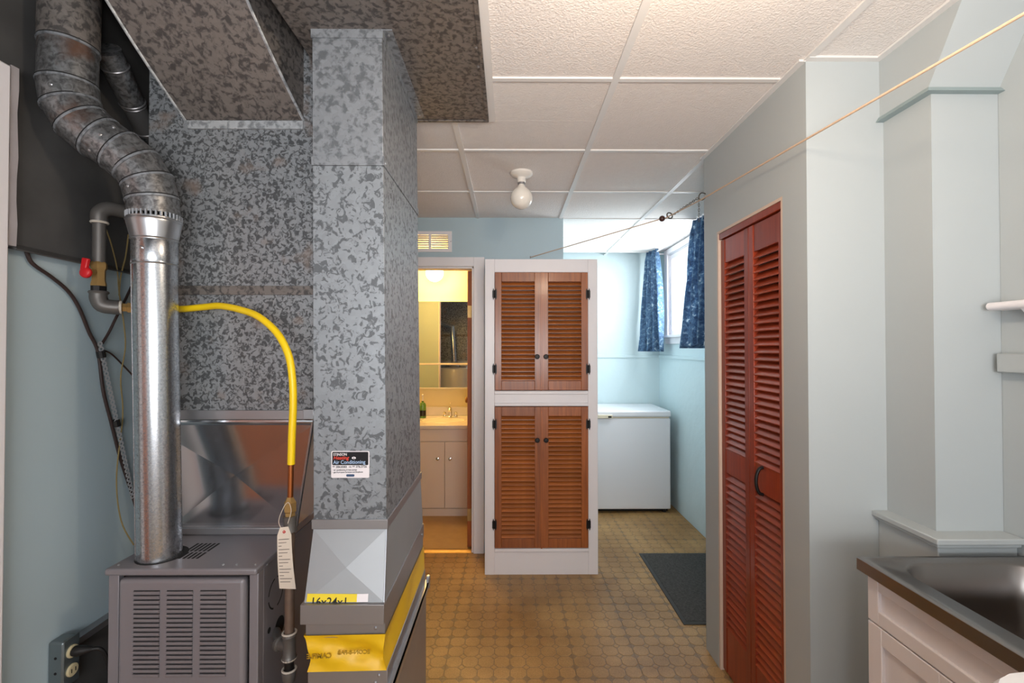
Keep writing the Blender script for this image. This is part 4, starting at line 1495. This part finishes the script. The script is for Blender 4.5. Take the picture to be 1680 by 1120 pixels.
def curtain(name, label, top, bot, zt, zb, folds, amp, phase):
    """pleated cloth lofted between a top and a bottom path (x, y points)"""
    b = B()
    NU, NV = 96, 24
    rows = []
    for j in range(NV + 1):
        v = j / NV
        row = []
        for i in range(NU + 1):
            u = i / NU
            t = Vector(top[0]).lerp(Vector(top[1]), u)
            q = Vector(bot[0]).lerp(Vector(bot[1]), u)
            f = v ** 0.85
            p = t.lerp(q, f)
            dirv = (q - t) if False else (Vector(top[1]) - Vector(top[0])).lerp(Vector(bot[1]) - Vector(bot[0]), v)
            nrm = Vector((-dirv.y, dirv.x)).normalized()
            a = amp * (0.55 + 0.6 * v)
            w = a * math.sin(2 * math.pi * folds * (u + 0.03 * math.sin(4 * v + phase)) + phase) + 0.3 * a * math.sin(2 * math.pi * folds * 2.3 * u + 2 * v)
            if v < 0.06:
                w *= 0.7
            p = p + nrm * w
            z = zt + (zb - zt) * v
            row.append(b.bm.verts.new((p.x, p.y, z)))
        rows.append(row)
    for j in range(NV):
        for i in range(NU):
            b.bm.faces.new((rows[j][i], rows[j][i + 1], rows[j + 1][i + 1], rows[j + 1][i]))
    base = ((top[0][0] + top[1][0]) / 2, (top[0][1] + top[1][1]) / 2, zb)
    o = single(name, b, M['curtain'], base, label, 'curtain', 'blue curtains at the nook window', sharp=180)
    s = o.modifiers.new('cloth', 'SOLIDIFY')
    s.thickness = 0.002
    return o


curtain('curtain', 'navy mottled curtain bunched in the back corner left of the window', ((1.385, 4.70), (1.425, 4.46)), ((1.315, 4.74), (1.475, 4.40)), 2.452, 1.462, 4, 0.032, 0.3)
curtain('curtain', 'navy mottled curtain hanging beside the closet corner right of the window', ((1.385, 3.48), (1.43, 3.12)), ((1.345, 3.66), (1.44, 3.0)), 2.449, 1.495, 6, 0.028, 1.4)
cr_ = thing('curtain_rod', 'white curtain rod close under the ceiling over the nook window', 'curtain rod', (1.41, 3.9, 2.43))
part('rod', B().tube([(1.435, 3.00, 2.425), (1.425, 4.62, 2.425)], 0.006, 10), M['white'], cr_)
for y in (3.02, 4.60):
    part('bracket', B().box(1.425, XR - 0.0005, y - 0.01, y + 0.01, 2.420, 2.430), M['white'], cr_)

# ------------------------------------------------------------------ clothesline
cl = thing('clothesline', 'tan clothesline cord stretched across the room past the closet corner', 'cord', (0.157, YA, 2.16))
p0, p1, p2, p3 = Vector((0.157, YA, 2.165)), Vector((0.865, 2.62, 2.228)), Vector((0.938, 2.28, 2.2235)), Vector((0.925, -1.6, 1.905))
part('line', B().tube([p0, p1], 0.0032, 8).tube([p1 + Vector((0.015, -0.01, 0)), p2, p3], 0.0034, 8), M['cord'], cl)
part('bead', B().ball(p1, 0.017, 12), M['bead'], cl, 'dark brown bead')
part('ring', B().torus(p1 + Vector((0.036, -0.02, 0.012)), (0.3, -1, 0.2), 0.017, 0.0038, 20, 8), M['steel_chain'], cl, 'steel ring')
part('wall_eye', B().torus((0.157, YA - 0.008, 2.165), (1, 0, 0), 0.008, 0.002, 12, 6), M['steel_chain'], cl)
chn = thing('hook_chain', 'small steel hook and chain at the closet corner holding the clothesline', 'chain', (XC, 2.31, 2.25))
hk = Vector((0.943, 2.30, 2.243))
part('hook', B().tube(spline([(XC + 0.01, 2.325, 2.268), (0.972, 2.315, 2.272), (0.955, 2.305, 2.268), (0.943, 2.30, 2.252), (0.946, 2.30, 2.236), (0.960, 2.297, 2.232), (0.972, 2.296, 2.242)], 5), 0.0028, 8), M['steel_chain'], chn)


def chain(pa, pb, n):
    dv = (pb - pa)
    st_ = dv.length / n
    dv.normalize()
    for k in range(n):
        c = pa + dv * st_ * (k + 0.5)
        side = dv.cross(Vector((0.31, 0.7, 0.2))).normalized()
        if k % 2:
            side = dv.cross(side)
        L, W, r = st_ * 0.42, st_ * 0.26, st_ * 0.09
        pts = []
        for q in range(12):
            a = 2 * math.pi * q / 12
            s_ = math.sin(a)
            pts.append(c + dv * (L * math.cos(a) + (0.18 * st_ if math.cos(a) > 0 else -0.18 * st_)) + side * W * s_)
        pts.append(pts[0])
        pts.append(pts[1])
        part('chain_link', B().tube(pts, r, 5, cap=False), M['steel_chain'], chn)


chain(hk + Vector((0, 0, -0.004)), hk + Vector((0.0, 0.0, -0.118)), 9)
chain(hk + Vector((-0.004, 0.004, 0.0)), p1 + Vector((0.05, -0.03, 0.012)), 16)

# ------------------------------------------------------------------ ceiling lamps


def lamp(x, y, label, bulb_mat):
    t = thing('ceiling_lamp', label, 'lamp', (x, y, HC))
    z = HC + 0.003
    part('lamp_base', B().lathe([(0.062, 0), (0.062, -0.010), (0.052, -0.020), (0.030, -0.026), (0.024, -0.030), (0.023, -0.052), (0.020, -0.056)], (x, y, z), 28), M['porcelain'], t)
    part('socket_rim', B().lathe([(0.0205, -0.054), (0.0205, -0.064), (0.017, -0.066)], (x, y, z), 20), M['sheet_dull'], t)
    prof = [(0.014, -0.062), (0.019, -0.074), (0.030, -0.090)]
    R0, cz = 0.061, -0.140
    for k in range(9):
        a = R(52 - 142 * k / 8)
        prof.append((max(0.0006, R0 * math.cos(a)), cz + R0 * math.sin(a)))
    part('bulb', B().lathe(prof, (x, y, z), 28), bulb_mat, t)
    return t


lamp(0.068, 2.54, 'white porcelain ceiling lampholder with an unlit globe bulb in the middle of the room', M['opal'])
lamp(0.40, 0.80, 'lit globe ceiling lamp above the viewer, just past the top of the picture', M['lit_bulb'])

# grille above the bathroom door
vg = thing('vent_grille', 'white slotted vent grille in the wall above the bathroom door', 'vent', (-0.58, YA, 2.28))
b = B()
gx0, gx1, gz0, gz1 = -0.742, -0.420, 2.203, 2.357
b.box(gx0, gx1, YA - 0.008, YA, VZ1 - 0.004, gz1).box(gx0, gx1, YA - 0.008, YA, gz0, VZ0 + 0.004)
b.box(gx0, VX0 + 0.004, YA - 0.008, YA, VZ0 + .004, VZ1 - .004).box(VX1 - 0.004, gx1, YA - 0.008, YA, VZ0 + .004, VZ1 - .004)
b.box(-0.592, -0.572, YA - 0.008, YA, VZ0 + .004, VZ1 - .004)
part('grille_frame', b, M['white'], vg, bevel=0.002)
for k in range(6):
    z = VZ0 + 0.004 + (VZ1 - VZ0 - 0.008) * (k + 0.5) / 6
    for xa, xb in ((VX0 + 0.004, -0.592), (-0.572, VX1 - 0.004)):
        part('grille_slat', B().prism([(xa, YA - 0.006, z + 0.0015), (xa, YA + 0.010, z - 0.0030), (xa, YA + 0.010, z + 0.0004), (xa, YA - 0.006, z + 0.0050)], (xb - xa, 0, 0)), M['white'], vg)
screw(vg, (-0.428, YA - 0.008, 2.28), (0, -1, 0), 0.004)

# ------------------------------------------------------------------ bathroom
dn = struct('door_1', B().box(0, 0.035, 0, 0.76, 0.012, DZ - 0.018), M['door'], base=(0, 0, 0), bevel=0.002)
dn.location = (DX1 - 0.052, YA + 0.075, 0)
dn.rotation_euler = (0, 0, R(1.6))
ORG[dn] = Vector((0, 0, 0))
for z in (0.25, 1.77):
    part('hinge', B().box(0.0, 0.036, -0.003, 0.0005, z - 0.045, z + 0.045), M['brass'], dn, 'brass butt hinge')
kb = B()
kb.lathe([(0.028, 0), (0.028, 0.004), (0.011, 0.008), (0.010, 0.030), (0.024, 0.040), (0.028, 0.052), (0.022, 0.062), (0.001, 0.064)], (0, 0.70, 1.03), 20, 'x')
bmesh.ops.scale(kb.bm, verts=kb.bm.verts[:], vec=(-1, 1, 1))
part('door_knob', kb, M['brass'], dn, 'brass door knob')

vn = thing('bathroom_vanity', 'cream bathroom vanity with two doors seen through the doorway', 'vanity', (-0.66, 4.45, 0))
VX_0, VX_1, VY = -1.0, -0.33, 4.16
part('carcass', B().box(VX_0, VX_1, VY + 0.02, 4.749, 0.07, 0.775).box(VX_0, VX_1, VY + 0.06, 4.749, 0.0, 0.07), M['vanity'], vn)
part('kick_board', B().box(VX_0, VX_1, VY + 0.012, VY + 0.06, 0.0, 0.068), M['vanity'], vn)
part('apron', B().box(VX_0, VX_1, VY + 0.004, VY + 0.02, 0.668, 0.775), M['vanity'], vn, bevel=0.001)
for x0, x1, kx in ((-0.80, -0.5725, -0.632), (-0.5695, -0.34, -0.522)):
    d_ = part('door', B().box(x0, x1, VY, VY + 0.019, 0.075, 0.662), M['vanity'], vn, bevel=0.003)
    part('knob', B().lathe([(0.006, 0), (0.006, 0.010), (0.014, 0.016), (0.014, 0.022), (0.001, 0.026)], (kx, VY, 0.515), 14, '-y'), M['chrome'], d_, 'brushed metal knob')
part('countertop', B().box(VX_0 - 0.01, VX_1 + 0.01, VY - 0.02, 4.749, 0.775, 0.812).box(VX_0 - .01, VX_1 + .01, 4.735, 4.749, 0.812, 0.90), M['vanity_top'], vn, bevel=0.006)
b = B()
rs = []
for s_, dz in ((1.06, 0.0002), (1.03, 0.004), (0.97, 0.004), (0.90, -0.002)):
    rs.append([(-0.62 + 0.215 * s_ * math.cos(2 * math.pi * q / 32), 4.42 + 0.155 * s_ * math.sin(2 * math.pi * q / 32), 0.8122 + dz) for q in range(32)])
b.rings(rs, False)
part('basin_rim', b, M['vanity_top'], vn)
b = B()
rs = [[(-0.62 + 0.215 * s_ * math.cos(2 * math.pi * q / 32), 4.42 + 0.155 * s_ * math.sin(2 * math.pi * q / 32), 0.8126 + dz) for q in range(32)] for s_, dz in ((0.95, 0.0), (0.5, -0.0001 + 0.0003))]
b.rings(rs, True)
part('basin', b, M['vanity'], vn, 'cream basin bowl')
fc = thing('bathroom_faucet', 'chrome two-handle faucet on the bathroom vanity', 'faucet', (-0.577, 4.60, 0.812))
part('base_plate', B().box(-0.65, -0.505, 4.58, 4.625, 0.8125, 0.828), M['chrome'], fc, bevel=0.006, seg=3)
part('spout', B().tube(spline([(-0.577, 4.605, 0.825), (-0.577, 4.605, 0.88), (-0.577, 4.595, 0.905), (-0.577, 4.56, 0.91), (-0.577, 4.52, 0.885)], 5), 0.014, 12), M['chrome'], fc)
for x in (-0.632, -0.523):
    part('handle', B().lathe([(0.017, 0.826), (0.013, 0.842), (0.017, 0.856), (0.010, 0.868), (0.001, 0.870)], (x, 4.602, 0.0), 14), M['chrome'], fc)
part('lift_knob', B().tube([(-0.577, 4.62, 0.88), (-0.577, 4.62, 0.945), (-0.577, 4.62, 0.955)], [0.004, 0.004, 0.008], 8), M['chrome'], fc)
sb_ = thing('soap_bottle', 'green soap bottle with a pump at the back of the vanity', 'bottle', (-0.845, 4.58, 0.813))
part('bottle', B().lathe([(0.030, 0.0), (0.033, 0.006), (0.033, 0.125), (0.024, 0.145), (0.012, 0.152), (0.012, 0.165)], (-0.845, 4.58, 0.813), 18), M['soap'], sb_)
part('back_label', B().lathe([(0.0335, 0.02), (0.0335, 0.075)], (-0.845, 4.58, 0.813), 18, cap=False), M['label_black'], sb_, 'dark band label')
part('pump', B().tube([(-0.845, 4.58, 0.975), (-0.845, 4.58, 1.03), (-0.845, 4.575, 1.038), (-0.845, 4.54, 1.034)], [0.008, 0.006, 0.008, 0.005], 10), M['label_white'], sb_)
mc = thing('mirror_cabinet', 'wall mirror with sliding lower mirrors above the bathroom vanity', 'mirror', (-0.67, 4.72, 1.09))
MX0, MX1 = -0.99, -0.355
part('case', B().box(MX0, MX1, 4.70, 4.75, 1.085, 1.965), M['chrome'], mc)
part('mirror_glass', B().box(MX0 + 0.004, MX1 - 0.004, 4.694, 4.70, 1.345, 1.960), M['mirror'], mc)
part('mirror_glass', B().box(MX0 + 0.004, MX1 - 0.004, 4.697, 4.70, 1.098, 1.325), M['mirror'], mc)
part('slider_track', B().box(MX0, MX1, 4.688, 4.70, 1.326, 1.344).box(MX0, MX1, 4.688, 4.70, 1.085, 1.098), M['badge'], mc, bevel=0.002)
gb = thing('globe_light', 'glowing white globe light on the bathroom wall above the mirror', 'lamp', (-0.737, 4.75, 2.24))
part('wall_plate', B().lathe([(0.06, 0), (0.06, 0.015), (0.035, 0.03), (0.035, 0.05)], (-0.737, 4.75, 2.24), 20, '-y'), M['chrome'], gb)
part('globe', B().ball((-0.737, 4.615, 2.24), 0.088, 24), M['lit'], gb, 'glowing opal globe')

# ------------------------------------------------------------------ laundry sink, washer, shelf
sc = thing('sink_cabinet', 'white shaker sink base cabinet at the lower right', 'cabinet', (1.2, 1.0, 0))
SX, SY0, SY1 = 0.968, 0.75, 1.262
part('carcass', B().box(SX + 0.018, 1.005, SY0, SY1, 0.0, 0.894).box(1.005, 1.43, SY0, SY1, 0.0, 0.70), M['cab'], sc)


def shaker(parent, name, y0, y1, z0, z1, sw=0.055):
    b = B()
    b.box(SX, SX + 0.018, y0, y0 + sw, z0, z1).box(SX, SX + 0.018, y1 - sw, y1, z0, z1)
    b.box(SX + 0.0003, SX + 0.018, y0 + sw, y1 - sw, z1 - sw, z1).box(SX + 0.0003, SX + 0.018, y0 + sw, y1 - sw, z0, z0 + sw)
    o = part(name, b, M['cab'], parent, bevel=0.002)
    part('panel', B().box(SX + 0.009, SX + 0.016, y0 + sw - 0.005, y1 - sw + 0.005, z0 + sw - 0.005, z1 - sw + 0.005), M['cab'], o)
    return o


shaker(sc, 'drawer_front', SY0 + 0.002, SY1 - 0.001, 0.772, 0.894, 0.035)
shaker(sc, 'door', 1.008, SY1 - 0.001, 0.10, 0.768, 0.045)
shaker(sc, 'door', SY0 + 0.002, 1.005, 0.10, 0.768, 0.045)
sk = thing('laundry_sink', 'brushed stainless steel countertop with a deep sink bowl', 'sink', (1.18, 1.0, 0.895))
KX0, KX1, KY0, KY1, KZ = 0.950, 1.436, 0.745, 1.278, 0.930


def rr(x0, x1, y0, y1, r, z, n=6):
    pts = []
    for cx, cy, a0 in ((x1 - r, y1 - r, 0), (x0 + r, y1 - r, 90), (x0 + r, y0 + r, 180), (x1 - r, y0 + r, 270)):
        for k in range(n + 1):
            a = R(a0 + 90 * k / n)
            pts.append((cx + r * math.cos(a), cy + r * math.sin(a), z))
    return pts


b = B()
bx0, bx1, by0, by1 = 1.020, 1.395, 0.79, 1.240
b.rings([rr(KX0, KX1, KY0, KY1, 0.003, KZ - 0.034), rr(KX0, KX1, KY0, KY1, 0.003, KZ - 0.003), rr(KX0 + .004, KX1 - .004, KY0 + .004, KY1 - .004, 0.003, KZ),
         rr(KX0 + .020, KX1 - .020, KY0 + .020, KY1 - .014, 0.02, KZ - 0.001), rr(KX0 + .026, KX1 - .026, KY0 + .026, KY1 - .018, 0.02, KZ - 0.004),
         rr(bx0 - 0.008, bx1 + 0.006, by0 - 0.006, by1 + 0.006, 0.085, KZ - 0.004),
         rr(bx0, bx1, by0, by1, 0.08, KZ - 0.010), rr(bx0 + 0.012, bx1 - 0.012, by0 + 0.012, by1 - 0.012, 0.075, KZ - 0.10),
         rr(bx0 + 0.025, bx1 - 0.025, by0 + 0.025, by1 - 0.025, 0.07, KZ - 0.185), rr(bx0 + 0.06, bx1 - 0.06, by0 + 0.06, by1 - 0.06, 0.05, KZ - 0.20)], False)
b.bm.faces.new([b.bm.verts.new(p) for p in rr(bx0 + 0.06, bx1 - 0.06, by0 + 0.06, by1 - 0.06, 0.05, KZ - 0.2)][::1])
part('countertop', b, M['steel'], sk, sharp=45)
part('drain', B().lathe([(0.045, 0), (0.045, 0.003), (0.03, 0.001), (0.001, 0.001)], (1.21, 1.02, KZ - 0.2), 20), M['chrome'], sk)

wm = thing('washing_machine', 'white washer whose rounded top corner shows at the lower right edge', 'washing machine', (1.04, 0.39, 0))
b = B()
b.rings([rr(0.700, 1.395, 0.06, 0.715, 0.10, 0.0), rr(0.700, 1.395, 0.06, 0.715, 0.10, 0.935)], True)
part('body', b, M['white_app'], wm, sharp=40)
b = B()
b.rings([rr(0.683, 1.410, 0.045, 0.731, 0.118, 0.935), rr(0.680, 1.413, 0.042, 0.734, 0.12, 0.945), rr(0.680, 1.413, 0.042, 0.734, 0.12, 0.985), rr(0.690, 1.403, 0.052, 0.724, 0.11, 0.998), rr(0.72, 1.37, 0.08, 0.70, 0.10, 1.0)], True)
part('top', b, M['white_app'], wm, sharp=40)
part('lid', B().rings([rr(0.76, 1.25, 0.12, 0.66, 0.06, 1.0), rr(0.765, 1.245, 0.125, 0.655, 0.055, 1.012)], True), M['white_app'], wm)

sh = thing('wall_shelf', 'narrow white shelf with a rounded front on the wall over the sink', 'shelf', (1.41, 0.9, 1.61))
b = B()
rs = []
for y in (0.3, 1.335):
    ring = []
    for k in range(7):
        a = R(90 + 180 * k / 6)
        ring.append((1.385 + 0.011 * math.cos(a), y, 1.618 + 0.011 * math.sin(a)))
    ring += [(1.4395, y, 1.607), (1.4395, y, 1.629)]
    rs.append(ring)
b.rings(rs)
part('board', b, M['white'], sh, bevel=0.002)
for y in (0.4, 1.25):
    part('bracket', B().prism([(1.4395, y, 1.607), (1.395, y, 1.607), (1.4395, y, 1.56)], (0, 0.012, 0)), M['white'], sh)
